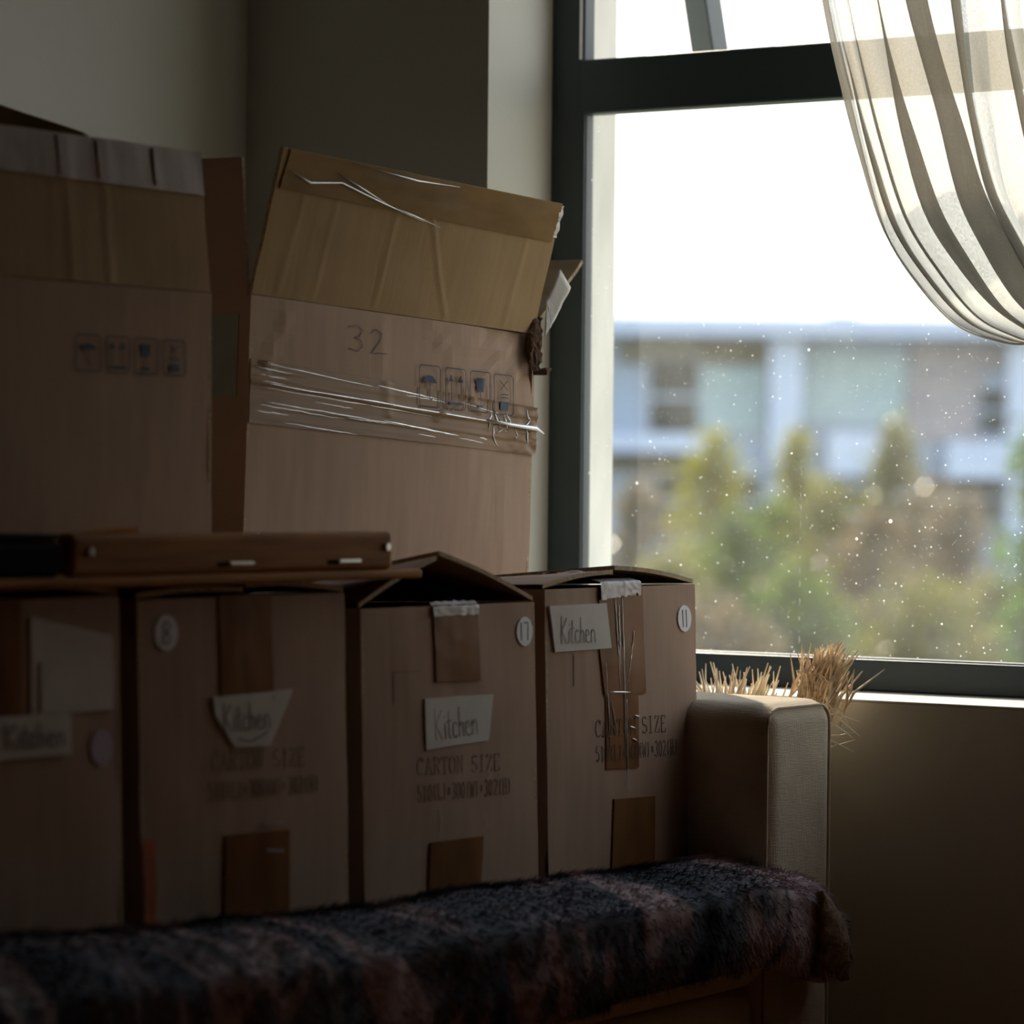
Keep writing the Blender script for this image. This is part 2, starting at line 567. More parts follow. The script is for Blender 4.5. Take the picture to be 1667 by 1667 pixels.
mb = MB()
mb.box((WX - .2, WY, 0), (OX0, FY + .012, CEIL)); mb.box((OX1, WY, 0), (RX1 + .2, FY + .012, CEIL))
mb.box((OX0, WY, 0), (OX1, FY + .012, OZ0)); mb.box((OX0, WY, OZ1), (OX1, FY + .012, CEIL))
wall_w = mb.build('wall_window', M['wall'])
tag(wall_w, 'cream painted wall around the dark window', None, None, 'structure')
mb = MB()
mb.box((WX - .2, FY + .012, -.3), (OX0 + .030, OUT, CEIL + .3)); mb.box((OX1 - .03, FY + .012, -.3), (RX1 + .2, OUT, CEIL + .3))
mb.box((OX0 + .03, FY + .012, -.3), (OX1 - .03, OUT, OZ0 + .01)); mb.box((OX0 + .03, FY + .012, OZ1 - .03), (OX1 - .03, OUT, CEIL + .3))
mb.build('outer_render', M['render'], wall_w)
tag(box('wall_left', (WX - .2, RY0, 0), (WX, WY, CEIL), M['wall']), 'cream wall behind the sofa', None, None, 'structure')
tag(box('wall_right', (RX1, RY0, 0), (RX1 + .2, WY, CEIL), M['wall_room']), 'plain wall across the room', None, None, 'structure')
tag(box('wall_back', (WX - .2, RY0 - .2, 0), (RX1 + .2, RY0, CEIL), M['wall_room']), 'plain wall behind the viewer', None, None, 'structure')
tag(box('floor', (WX - .2, RY0 - .2, -.1), (RX1 + .2, OUT, 0), M['floor']), 'dark timber floor', None, None, 'structure')
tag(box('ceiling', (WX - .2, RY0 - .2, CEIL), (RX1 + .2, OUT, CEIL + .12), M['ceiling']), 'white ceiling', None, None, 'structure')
tag(box('trim_1', (OX0, WY - .0005, OZ0), (OX1, FY + .004, .630), M['sill'], None, .003), 'pale painted window sill', None, None, 'structure')

# ------------------------------------------------------------------ the window
win = tag(empty('window_1', (0, 0, 0)), 'dark anthracite window with open top sash', None, None, 'structure')
SX = 0.3705                     # inner edge of the left stile
TZ0, TZ1 = 1.336, 1.404         # transom
BZ1 = 0.668                     # top of the bottom rail
mb = MB()
mb.box((OX0 - .002, FY, OZ0), (SX, FY + .024, OZ1)); mb.box((OX1 - .05, FY, OZ0), (OX1 + .002, FY + .024, OZ1))
fr = mb.build('frame', M['frame'], win, False, .0025)
MB().box((SX - .004, FY, .630), (OX1 - .046, FY + .024, BZ1)).build('bottom_rail', M['frame'], win, False, .0025)
MB().box((SX - .004, FY - .004, TZ0), (OX1 - .046, FY + .024, TZ1)).build('transom', M['frame'], win, False, .003)
MB().box((SX - .004, FY, OZ1 - .05), (OX1 - .046, FY + .024, OZ1)).build('top_rail', M['frame'], win, False, .0025)
# glazing beads round the fixed pane
mb = MB()
mb.box((SX - .001, FY + .004, BZ1), (SX + .0012, FY + .020, TZ0)); mb.box((SX, FY + .004, BZ1 - .001), (OX1 - .05, FY + .020, BZ1 + .002))
mb.build('glazing_bead', M['frame'], win, False, .001)
# bright metal strip put in for the highlight on the top sash's rebate
MB().box((SX - .007, FY - .0015, TZ1 + .001), (SX - .003, FY + .01, OZ1 - .05)).build('rebate_highlight', M['steel'], win)
MB().box((SX - .003, FY + .012, BZ1 - .003), (OX1 - .047, FY + .016, TZ0 + .003)).build('pane', M['glass'], win)
# dried water run on the inside of the pane
M['lime'] = mat('lime_deposit', (0.9, 0.88, 0.82, 1), .8, .2, .1, 60)
z = .905
while z > .690:
    ln = random.uniform(.003, .012); wdt = random.uniform(.0005, .0011)
    xx = .678 + .0012 * nz3(z * 40, 1)
    k_ = random.random()
    MB().tube([(xx, FY + .0117, z), (xx + .0004, FY + .0115, z - ln * .5), (xx, FY + .0117, z - ln)], [wdt * .3, wdt, wdt * .4], 6).build('water_mark', M['lime'], win, True)
    z -= ln + random.uniform(.004, .02)
# top sash, hinged at its head and pushed outwards
sash = MB()
SL = 0.785
a = math.radians(18.2)
hz, hy = 2.135, FY + .022


def sp(x, s, d):                # along the sash, s down from the hinge, d outwards from its plane
    return (x, hy + s * math.sin(a) + d * math.cos(a), hz - s * math.cos(a) + d * math.sin(a))


def sbox(mb, x0, x1, s0, s1, d0, d1):
    k = len(mb.v)
    mb.v += [sp(x, s, d) for d in (d0, d1) for s in (s0, s1) for x in (x0, x1)]
    for f in ((0, 1, 3, 2), (4, 6, 7, 5), (0, 4, 5, 1), (1, 5, 7, 3), (3, 7, 6, 2), (2, 6, 4, 0)):
        mb.f.append(tuple(k + q for q in f)); mb.mi.append(0)


sbox(sash, SX + .006, SX + .040, 0, SL, 0, .040); sbox(sash, OX1 - .09, OX1 - .056, 0, SL, 0, .040)
sbox(sash, SX + .04, OX1 - .09, 0, .034, 0, .040); sbox(sash, SX + .04, OX1 - .09, SL - .034, SL, 0, .040)
so = sash.build('sash', M['frame'], win, False, .002)
sg = MB()
sbox(sg, SX + .038, OX1 - .088, .032, SL - .032, .018, .022)
gm = bpy.data.materials.new('clean_glass')
gm.use_nodes = True
g = gm.node_tree
g.nodes.clear()
go, gt, gg, gf, gx = [g.nodes.new(k) for k in ('ShaderNodeOutputMaterial', 'ShaderNodeBsdfTransparent', 'ShaderNodeBsdfGlossy', 'ShaderNodeFresnel', 'ShaderNodeMixShader')]
gg.inputs['Roughness'].default_value = 0.01
gb, gs = g.nodes.new('ShaderNodeNewGeometry'), g.nodes.new('ShaderNodeMath')
gs.operation = 'SUBTRACT'
gs.use_clamp = True
g.links.new(gf.outputs[0], gs.inputs[0]); g.links.new(gb.outputs['Backfacing'], gs.inputs[1])
g.links.new(gs.outputs[0], gx.inputs[0]); g.links.new(gt.outputs[0], gx.inputs[1]); g.links.new(gg.outputs[0], gx.inputs[2]); g.links.new(gx.outputs[0], go.inputs[0])
sg.build('sash_pane', gm, so)

# ================================================================== sofa
sofa = tag(empty('sofa', (0.4, -1.0, 0)), 'beige linen sofa loaded with moving boxes, arm against the window wall', 'sofa')


def soft(name, lo, hi, r, m, parent, seg=4, puff=0.0):
    """cushion-like block: rounded edges and a slightly crowned surface"""
    lo, hi = Vector(lo), Vector(hi)
    n = 10
    mb = MB()
    c, h = (lo + hi) / 2, (hi - lo) / 2
    k = Vector((h.x - r, h.y - r, h.z - r))

    def sph(p):
        q = Vector((max(-k.x, min(k.x, p.x)), max(-k.y, min(k.y, p.y)), max(-k.z, min(k.z, p.z))))
        d = p - q
        d = d.normalized() * r if d.length > 1e-9 else d
        w = q + d
        if puff:
            b = (1 - (w.x / h.x) ** 2) * (1 - (w.y / h.y) ** 2)
            w.z += math.copysign(puff * b, w.z) if abs(w.z) > h.z * .9 else 0
        return c + w - pl
    pl = Vector(parent.location)
    ts = [-1, -.985, -.95, -.9] + [-.8 + .16 * i for i in range(11)] + [.9, .95, .985, 1]
    ts = sorted(set(round(t, 4) for t in ts))

    def face(ax, sgn):
        o1, o2 = [(1, 2), (2, 0), (0, 1)][ax]

        def coords(hh):
            # denser samples inside the rounded rim
            rim = [-hh + r * (1 - math.cos(math.pi / 2 * i / seg)) * 0 + r * i / seg for i in range(seg + 1)]
            mid = [(-hh + r) + (2 * hh - 2 * r) * i / n for i in range(1, n)]
            return rim + mid + [-v for v in reversed(rim)]
        A, B = coords(h[o1]), coords(h[o2])
        kk = len(mb.v)
        for b in B:
            for a_ in A:
                p = Vector((0, 0, 0))
                p[ax] = sgn * h[ax]; p[o1] = a_; p[o2] = b
                mb.v.append(tuple(sph(p)))
        na = len(A)
        for j in range(len(B) - 1):
            for i in range(na - 1):
                q = (kk + j * na + i, kk + j * na + i + 1, kk + (j + 1) * na + i + 1, kk + (j + 1) * na + i)
                mb.f.append(q if sgn > 0 else q[::-1]); mb.mi.append(0)
    for ax in range(3):
        for s in (1, -1): face(ax, s)
    o = mb.build(name, m, parent, True)
    import bmesh
    bm = bmesh.new(); bm.from_mesh(o.data)
    bmesh.ops.remove_doubles(bm, verts=bm.verts, dist=1e-5)
    bm.to_mesh(o.data); bm.free()
    return o


AF, AI, AO, AT = 0.868, -0.197, -0.043, 0.637       # arm: front, inner side, outer side, top
arm = soft('armrest', (0.03, AI, 0.10), (AF, AO, AT), .026, M['linen'], sofa, 5, .004)
soft('armrest', (0.03, -2.20, 0.10), (AF, -2.046, AT), .026, M['linen'], sofa, 5, .004)
soft('backrest', (-0.02, -2.05, 0.10), (0.19, AI - .002, 0.80), .05, M['linen'], sofa, 5)
soft('seat_base', (0.02, -2.05, 0.09), (0.858, AI - .001, 0.335), .02, M['linen'], sofa, 4)
soft('seat_cushion', (0.17, -1.118, 0.335), (0.884, AI - .003, 0.452), .035, M['linen'], sofa, 5)
soft('seat_cushion', (0.17, -2.04, 0.335), (0.884, -1.124, 0.452), .035, M['linen'], sofa, 5)
# seam welts on the visible arm: round its front panel
sl = Vector(sofa.location)
r_ = .022
pts = []
for z in [0.12 + (AT - .03 - .12) * i / 12 for i in range(13)]: pts.append(Vector((AF - .005, AI + .0065, z)))
for i in range(1, 6):
    w = math.pi / 2 * i / 6
    pts.append(Vector((AF - .005, AI + .0065 + r_ * (1 - math.cos(w)), AT - .028 + r_ * math.sin(w))))
for y in [AI + .03 + (AO - AI - .06) * i / 6 for i in range(7)]: pts.append(Vector((AF - .005, y, AT - .0055)))
for i in range(1, 6):
    w = math.pi / 2 * i / 6
    pts.append(Vector((AF - .005, AO - .0285 + r_ * math.sin(w), AT - .006 - r_ * (1 - math.cos(w)))))
for z in [AT - .03 - (AT - .03 - .12) * i / 12 for i in range(13)]: pts.append(Vector((AF - .005, AO - .0065, z)))
MB().tube([p - sl for p in pts], .0019, 6).build('seam_welt', M['linen'], arm, True)
for (x, y) in ((.08, -2.12), (.80, -2.12), (.08, -.12), (.80, -.12)):
    MB().tube([Vector((x, y, 0)) - sl, Vector((x, y, .12)) - sl], [.016, .024], 10).build('leg', M['dark'], sofa, True)


# ================================================================== cartons
CT = 0.0045                     # board thickness


def carton(name, loc, rot, w, d, h, label, cat='box', bow=.0025, seed=0.0, crush=None):
    """front face on local x = 0 (facing +x), y from 0 to w, z up; open top; flaps are added by the caller"""
    root = tag(empty(name, loc, rot), label, cat)

    def b(u, v):
        e = math.sin(math.pi * u) * math.sin(math.pi * v)
        q = bow * e + .0011 * nz3(u * 5 + seed, v * 4, seed)
        return q + (crush(u, v) if crush else 0)
    mb = MB()
    mb.panel((0, 0, 0), (0, w, 0), (0, w, h), (0, 0, h), CT, 28, 24, b, 0, 1, 2)
    mb.panel((-d, w, 0), (-d, 0, 0), (-d, 0, h), (-d, w, h), CT, 4, 4, None, 0, 1, 2)
    mb.panel((-d, 0, 0), (0, 0, 0), (0, 0, h), (-d, 0, h), CT, 8, 8, lambda u, v: .002 * math.sin(math.pi * u) * math.sin(math.pi * v), 0, 1, 2)
    mb.panel((0, w, 0), (-d, w, 0), (-d, w, h), (0, w, h), CT, 8, 8, lambda u, v: .002 * math.sin(math.pi * u) * math.sin(math.pi * v), 0, 1, 2)
    mb.panel((0, 0, 0), (-d, 0, 0), (-d, w, 0), (0, w, 0), -CT, 1, 1, None, 0, 1, 2)
    mb.build('body', [M['card'], M['card_in'], M['card_edge']], root)
    root_face[name] = b
    return root, (lambda y, z, hgt=0.0: Vector((b(y / w, z / h) + hgt, y, z)))


root_face = {}


def strip(root, place, name, c, m, nu=10, nv=10, hgt=.0009, wr=0.0004, seed=0.0, t=None, stretch=(3, 9), parent=None, fold=None):
    """thin sheet stuck to a carton face; c = four (y, z) corners, lower-left first, counter-clockwise"""
    (a0, a1), (b0, b1), (c0, c1), (d0, d1) = c
    mb = MB()
    t = hgt + .0002 if t is None else t

    def s(u, v, hh):
        y = (a0 * (1 - u) + b0 * u) * (1 - v) + (d0 * (1 - u) + c0 * u) * v
        z = (a1 * (1 - u) + b1 * u) * (1 - v) + (d1 * (1 - u) + c1 * u) * v
        k = wr * (1 + nz3(u * stretch[0] + seed, v * stretch[1] + seed, seed * 1.7))
        if fold: k += fold(u, v)
        return place(y, z, hh + k)
    mb.grid(lambda u, v: s(u, v, hgt), nu, nv)
    mb.grid(lambda u, v: s(u, v, hgt - t), nu, nv, 0, True)
    for e in ((lambda q, h_: s(q, 0, h_)), (lambda q, h_: s(1, q, h_)), (lambda q, h_: s(1 - q, 1, h_)), (lambda q, h_: s(0, 1 - q, h_))):
        mb.grid(lambda u, v, e=e: e(u, hgt - t if v < .5 else hgt), max(nu, nv), 1)
    return mb.build(name, m, parent or root, True)


def disc(root, place, name, cy, cz, r, m, hgt=.0012):
    mb = MB()
    n = 28
    for rr, hh in ((0, hgt), (r, hgt), (r, 0)):
        for i in range(n):
            w = 2 * math.pi * i / n
            mb.v.append(tuple(place(cy + rr * math.cos(w), cz + rr * math.sin(w), hh)))
    for i in range(n):
        j = (i + 1) % n
        mb.f += [(i, n + i, n + j), (n + i, 2 * n + i, 2 * n + j, n + j)]; mb.mi += [0, 0]
    return mb.build(name, m, root)


def poly_paper(root, place, name, pts, m, hgt=.0014):
    mb = MB()
    n = len(pts)
    cy, cz = sum(p[0] for p in pts) / n, sum(p[1] for p in pts) / n
    mb.v = [tuple(place(cy, cz, hgt))] + [tuple(place(y, z, hgt + .0006 * nz3(y * 60, z * 60))) for y, z in pts] + [tuple(place(y, z, .0002)) for y, z in pts]
    for i in range(n):
        j = (i + 1) % n
        mb.f += [(0, 1 + i, 1 + j), (1 + i, 1 + n + i, 1 + n + j, 1 + j)]; mb.mi += [0, 0]
    return mb.build(name, m, root)


def write(root, place, name, strokes, width, m, hgt=.0022):
    return ribbons(strokes, width, lambda y, z, h_: place(y, z, hgt + h_)).build(name, m, root)


TILT = math.radians(-1.7)
BZ = 0.455


def tent(root, w, d, h, py, ph, x_flat, left=True, right=True, wl=None):
    """two side flaps of a carton meeting in a ridge that stands up at the front and is pressed flat behind"""
    def ridge(x):               # ridge height above the rim at depth x (0 front, negative to the back)
        q = max(0.0, 1 - (-x) / x_flat)
        return (ph + .012) * q ** 0.8 - .008 if ph > 0 else .003
    for side in (0, 1):
        y0, y1 = (0, py) if side == 0 else (w, py + (.004 if py < w else 0))
        mb = MB()

        def s(u, v, k):
            x = -.002 - (d - .004) * u
            y = y0 + (y1 - y0) * v
            z = h + .001 + ridge(x) * v + ((.003 if x > -.2 else 0) * math.sin(math.pi * v)) + k + side * .0045 * v
            return (x, y, z)
        mb.grid(lambda u, v: s(u, v, CT), 24, 8, 0, side == 0)
        mb.grid(lambda u, v: s(u, v, 0), 24, 8, 1, side == 1)
        mb.grid(lambda u, v: s(0, u, CT * (1 - v)), 8, 1, 2, side == 1)
        mb.grid(lambda u, v: s(1, u, CT * v), 8, 1, 2, side == 1)
        mb.grid(lambda u, v: s(u, 1, CT * v), 24, 1, 2, side == 1)
        mb.build('top_flap', [M['card'], M['card_in'], M['card_edge']], root)


# --- box 11, sharpest, next to the sofa arm
r, P = carton('cardboard_box', (0.770, -0.4755, BZ), (0, TILT, 0), .302, .50, .309,
              'sealed cardboard box with white sticker numbered 11, beside the sofa arm', seed=1.3)
oy = .4755
tent(r, .302, .50, .309, .136, .009, .30)
strip(r, P, 'tape', [(.1005, .2445), (.1905, .2425), (.189, .3105), (.104, .3105)], M['tape'], 12, 14, .0008, .0003, 2.1)
strip(r, P, 'tape', [(.1085, .196), (.1915, .1945), (.1905, .2445), (.1005, .2465)], M['tape'], 12, 10, .0014, .0003, 3.4)
strip(r, P, 'tape', [(.108, .118), (.1745, .116), (.176, .1975), (.111, .199)], M['tape'], 10, 12, .0008, .0003, 5.2)
strip(r, P, 'tape', [(.118, .006), (.206, .004), (.206, .0835), (.123, .086)], M['tape'], 10, 12, .0013, .0004, 7.7)
# crumpled tape end over the top edge, sky glare put into its colour
mb = MB()
mb.grid(lambda u, v: ((.0034 - .024 * max(0, v - .45)) + .0009 * nz3(u * 9, v * 9, 3), .104 + .080 * u, .309 - .008 - .005 * (1 - u) + (.014 + .005 * (1 - u)) * min(v, .5) / .5 + .006 * max(0, v - .5) + .0035 * nz3(u * 14, v * 2, 8) * (1 - v)), 40, 14)
mb.build('tape_fold', M['tape_glare'], r, True)
mb = MB()
mb.grid(lambda u, v: (-.01 - .075 * v + .002 * nz3(u * 8, v * 5, 1), .128 + .05 * u - .01 * v, .309 + .016 - .006 * u + .004 * nz3(u * 7, v * 7, 5)), 12, 10)
mb.build('tape_fold', M['tape_glare'], r, True)
# long crease ridges in the tape, window glints put into their colour
for k, (y0, z0, y1, z1) in enumerate(((.133, .30, .138, .20), (.147, .30, .146, .13), (.170, .262, .153, .205), (.112, .232, .116, .14), (.121, .19, .128, .155), (.150, .19, .149, .09), (.140, .29, .139, .22))):
    pts = [P(y0 + (y1 - y0) * i / 14 + .0010 * nz3(i * .9, k * 3.1), z0 + (z1 - z0) * i / 14, .0016) for i in range(15)]
    MB().tube(pts, [.0002 + .0008 * max(.1, math.sin(math.pi * (i + .3) / 14.6) * (.6 + .8 * nz3(i * .8, k * 2.0, 4))) for i in range(15)], 6).build('tape_crease_glint', M['cloudy_glint'], r, True)
for k, (y0, z0, y1, z1) in enumerate(((.155, .161, .168, .158), (.160, .148, .172, .144), (.118, .199, .158, .197), (.166, .172, .176, .170))):
    MB().tube([P(y0 + (y1 - y0) * i / 5, z0 + (z1 - z0) * i / 5 + .0015 * nz3(i, k * 5), .0018) for i in range(6)], [.0002, .0008, .0007, .0009, .0006, .0002], 6).build('tape_crease_glint', M['cloudy_glint'], r, True)
lp = poly_paper(r, P, 'room_label', [(.0155, .2445), (.1225, .2450), (.1155, .2925), (.0053, .2920)], M['paper'], .0022)
write(lp, P, 'handwriting', xf(KITCHEN, .0265, .2525, .0334, .0285, -.005), .0009, M['ink'], .0024)
st = disc(r, P, 'number_sticker', .2765, .2720, .0145, M['sticker'])
write(st, P, 'handwritten_number', xf(S11, .2722, .2625, .015, .0190, 0), .0014, M['ink'], .0013)
PT = lambda y, z, h_=0.0: P(y, z, h_ + (.0016 if .106 < y < .178 and z > .116 else .0003))     # over the tape, else on the board
write(r, PT, 'printed_text', typed('CARTON SIZE', .0895, .1530, .146, .0175, -.012), .0013, M['print'], .0)
write(r, PT, 'printed_text', typed('510(L)*300(W)*302(H)', .0895, .1270, .170, .0165, -.012), .0009, M['print'], .0)
write(r, P, 'printed_text', [[(.052, .240), (.052, .208)]], .0010, M['print'], .0003)

# --- box 17
r, P = carton('cardboard_box', (0.770, -0.7935, BZ), (0, TILT, 0), .299, .50, .297,
              'cardboard box with white sticker numbered 17, its top flaps tented open', seed=4.1)
tent(r, .299, .50, .297, .130, .040, .26)
strip(r, P, 'tape', [(.119, .223), (.1945, .221), (.1945, .298), (.117, .298)], M['tape'], 10, 12, .0012, .0005, 1.1)
strip(r, P, 'tape', [(.103, .0), (.192, .0), (.197, .067), (.106, .068)], M['tape'], 10, 10, .0012, .0005, 9.1)
mb = MB()
mb.grid(lambda u, v: ((.0030 - .014 * max(0, v - .6)) + .0008 * nz3(u * 9, v * 9, 3), .1165 + .0785 * u, .297 - .010 + .014 * v + .0022 * nz3(u * 10, v * 3, 8)), 20, 10)
mb.build('tape_fold', M['tape_glare'], r, True)
lp = poly_paper(r, P, 'room_label', [(.100, .158), (.153, .160), (.209, .161), (.2175, .2065), (.160, .2075), (.099, .2075)], M['paper'], .0014)
write(lp, P, 'handwriting', xf(KITCHEN, .1155, .1665, .0375, .031, .03), .0010, M['ink'], .0017)
st = disc(r, P, 'number_sticker', .2790, .2675, .0148, M['sticker'])
write(st, P, 'handwritten_number', xf(S17, .2722, .2585, .0150, .0180, 0), .0014, M['ink'], .0013)
write(r, P, 'printed_text', typed('CARTON SIZE', .0845, .1345, .146, .0165, -.03), .0011, M['print_faint'], .0003)
write(r, P, 'printed_text', typed('510(L)*300(W)*302(H)', .0845, .1085, .165, .016, -.02), .0011, M['print_faint'], .0003)
write(r, P, 'printed_text', [[(.05, .235), (.092, .235)], [(.05, .235), (.05, .205)]], .0008, M['print_faint'], .0003)
for q in ([(.12, .10), (.125, .085), (.121, .07)], [(.20, .09), (.205, .075)], [(.204, .132), (.212, .128), (.206, .122)]):
    write(r, P, 'tape_scrap', [q], .0010, M['cloudy_glint'], .0010)

# --- box 8
r, P = carton('cardboard_box', (0.772, -1.1215, BZ), (0, TILT, 0), .300, .50, .313,
              'cardboard box with a trapezoid paper label, under the wooden tray', seed=7.9)
tent(r, .300, .50, .313, .150, .0, .3)
strip(r, P, 'tape', [(.110, .222), (.186, .219), (.187, .3145), (.112, .3145)], M['tape'], 10, 14, .0009, .0006, 6.3, stretch=(9, 9))
strip(r, P, 'tape', [(.110, .0), (.206, .0), (.206, .099), (.114, .101)], M['tape'], 10, 10, .0012, .0007, 8.3)
lp = poly_paper(r, P, 'room_label', [(.1270, .1790), (.1790, .1770), (.2150, .2265), (.0975, .2245), (.1005, .208)], M['paper'], .0020)
write(lp, P, 'handwriting', xf(KITCHEN, .1120, .1930, .034, .026, .0), .0012, M['ink'], .0024)
write(lp, P, 'handwriting', [[(.132, .186), (.15, .182), (.175, .190)]], .0012, M['ink'], .0024)
st = disc(r, P, 'number_sticker', .0375, .2835, .0155, M['sticker'])
write(st, P, 'handwritten_number', xf(S8, .0320, .2740, .016, .019, 0), .0018, M['ink'], .0013)
write(r, P, 'printed_text', typed('CARTON SIZE', .0945, .1595, .140, .0165, -.03), .0011, M['print_faint'], .0003)
write(r, P, 'printed_text', typed('510(L)*300(W)*302(H)', .0905, .1330, .165, .016, -.02), .0011, M['print_faint'], .0003)
for q in ([(.168, .108), (.180, .106), (.196, .107)], [(.172, .083), (.197, .080)]):
    write(r, P, 'tape_scrap', [q], .0026, M['tape_glare'], .0022)
write(r, P, 'orange_strip', [[(.010, .105), (.0105, .06), (.0095, .01)]], .015, M['orange'], .0010)  # orange strip low on the left edge

# --- leftmost box
r, P = carton('cardboard_box', (0.772, -1.447, BZ), (0, TILT, 0), .301, .50, .317,
              'darkest cardboard box with two overlapping paper sheets, leftmost on the sofa', seed=2.2)
tent(r, .301, .50, .317, .150, .0, .3)
strip(r, P, 'tape', [(.100, .20), (.172, .20), (.174, .318), (.102, .318)], M['tape'], 10, 12, .0012, .0008, 4.3)
poly_paper(r, P, 'room_label', [(.184, .220), (.290, .220), (.290, .280), (.287, .284), (.186, .302)], M['paper'], .0018)
poly_paper(r, P, 'room_label', [(.195, .222), (.289, .221), (.2905, .262), (.286, .267), (.197, .264)], M['paper'], .0028)
lp = poly_paper(r, P, 'room_label', [(.130, .186), (.2315, .186), (.2325, .2200), (.129, .222)], M['paper'], .0030)
write(lp, P, 'handwriting', xf(KITCHEN, .150, .194, .037, .022, .0), .0018, M['ink'], .0038)
disc(r, P, 'number_sticker', .2750, .1885, .0155, mat('sticker_lilac', (0.45, 0.36, 0.44, 1), .7, .2, .05, 30))


# ------------------------------------------------------------------ the two big open boxes on top
def icon_row(root, place, y0, z0, w, h, m, hgt):
    """four handling marks: umbrella, arrows up, glass, stacking limit"""
    step = w / 4
    for k in range(4):
        cw = step * .80
        ox = y0 + k * step + step * .1
        rr = .003
        fr_ = [(ox + rr, z0), (ox + cw - rr, z0), (ox + cw, z0 + rr), (ox + cw, z0 + h - rr), (ox + cw - rr, z0 + h), (ox + rr, z0 + h), (ox, z0 + h - rr), (ox, z0 + rr), (ox + rr, z0)]
        st = [fr_]
        cx = ox + cw / 2
        fat = []
        if k == 0:
            fat = [[(cx + cw * .30 * math.cos(t), z0 + h * .56 + h * .02), (cx + cw * .30 * math.cos(t), z0 + h * .56 + h * .2 * math.sin(t))] for t in [math.pi * (i + .5) / 14 for i in range(14)]]
            st += [[(cx, z0 + h * .56), (cx, z0 + h * .22), (cx + cw * .08, z0 + h * .16), (cx + cw * .14, z0 + h * .22)]]
        elif k == 1:
            for s in (-.22, .22):
                st += [[(cx + cw * s, z0 + h * .22), (cx + cw * s, z0 + h * .78)]]
                fat += [[(cx + cw * s, z0 + h * .82), (cx + cw * (s - .05), z0 + h * .74), (cx + cw * (s + .05), z0 + h * .74)],
                        [(cx + cw * (s - .1), z0 + h * .70), (cx + cw * (s + .1), z0 + h * .70)]]
            fat += [[(cx - cw * .32, z0 + h * .14), (cx + cw * .32, z0 + h * .14)]]
        elif k == 2:
            fat = [[(cx + cw * q, z0 + h * .84), (cx + cw * q * .7, z0 + h * .5)] for q in (-.18, -.11, -.04, .03, .10, .17)]
            st += [[(cx, z0 + h * .5), (cx, z0 + h * .18)]]
            fat += [[(cx - cw * .14, z0 + h * .14), (cx + cw * .14, z0 + h * .14)]]
        else:
            fat = [[(cx + cw * q, z0 + h * .10), (cx + cw * q, z0 + h * .32)] for q in (-.17, -.1, -.03, .04, .11, .18)]
            st += [[(cx - cw * .2, z0 + h * .85), (cx + cw * .2, z0 + h * .60), (cx - cw * .2, z0 + h * .60), (cx + cw * .2, z0 + h * .85)], [(cx - cw * .2, z0 + h * .42), (cx + cw * .2, z0 + h * .42)], [(cx - cw * .2, z0 + h * .5), (cx + cw * .2, z0 + h * .5)]]
        mk = write(root, place, 'handling_mark', st, .0012, m, hgt)
        tag(write(mk, place, 'mark_fill', fat, .0028, M['print_fill'], hgt), kind='stuff')


ROLL32 = math.radians(-2.02)


def crush32(u, v):
    q = 0.0
    # dented upper right corner and creases
    d = max(0, u - .72) * max(0, v - .72) / (.28 * .28)
    q += -.010 * d + .006 * d * nz3(u * 22, v * 18, 4.0) * 2
    for (u0, v0, u1, v1, a) in ((.60, 1.0, .78, .66, .0018), (.62, .62, .93, .95, .0020), (.42, .98, .45, .62, .0012), (.73, .0, .735, .5, .0016), (.05, .75, .13, .98, .0022), (.88, .0, .89, .4, .0010)):
        dx, dy = u1 - u0, v1 - v0
        t = max(0, min(1, ((u - u0) * dx + (v - v0) * dy) / (dx * dx + dy * dy)))
        dd = math.hypot(u - u0 - t * dx, v - v0 - t * dy)
        q += a * max(0, 1 - dd / .022)
    return q


W32, D32, H32 = .528, .30, .2815
r, P = carton('open_cardboard_box', (0.520, -0.668, 0.7805), (ROLL32, 0, 0), W32, D32, H32,
              'big open cardboard box wrapped in shiny wrinkled tape, handwritten 32, beside the window', bow=.004, seed=5.5, crush=crush32)
lean = math.radians(13)
fl = .152


def crease_flap(u, v):
    q = 0.0
    for (u0, v0, u1, v1, a) in ((.08, 0, .10, 1, .0014), (.19, 0, .21, 1, .0012), (.40, 0, .415, 1, .0020), (.51, .85, .66, 0, .0026), (.55, 0, .56, .6, .0008), (.88, 0, .90, 1, .0016), (.70, .6, .71, 1, .001)):
        t = max(0, min(1, (v - v0) / (v1 - v0)))
        q += a * max(0, 1 - abs(u - (u0 + (u1 - u0) * t)) / .016) * .4 * max(0, min(1, (v - min(v0, v1)) * 12 + .3, (max(v0, v1) - v) * 12 + .3))
    return q + .0012 * nz3(u * 6, v * 4, 2)


def flapP(u, v):                # the raised front flap: u along the crease, v up
    base = Vector((-.0005, .002 + (W32 - .006) * u, H32 + .001))
    dirv = Vector((math.sin(lean), 0.010, math.cos(lean)))
    return base + dirv * (fl * v)


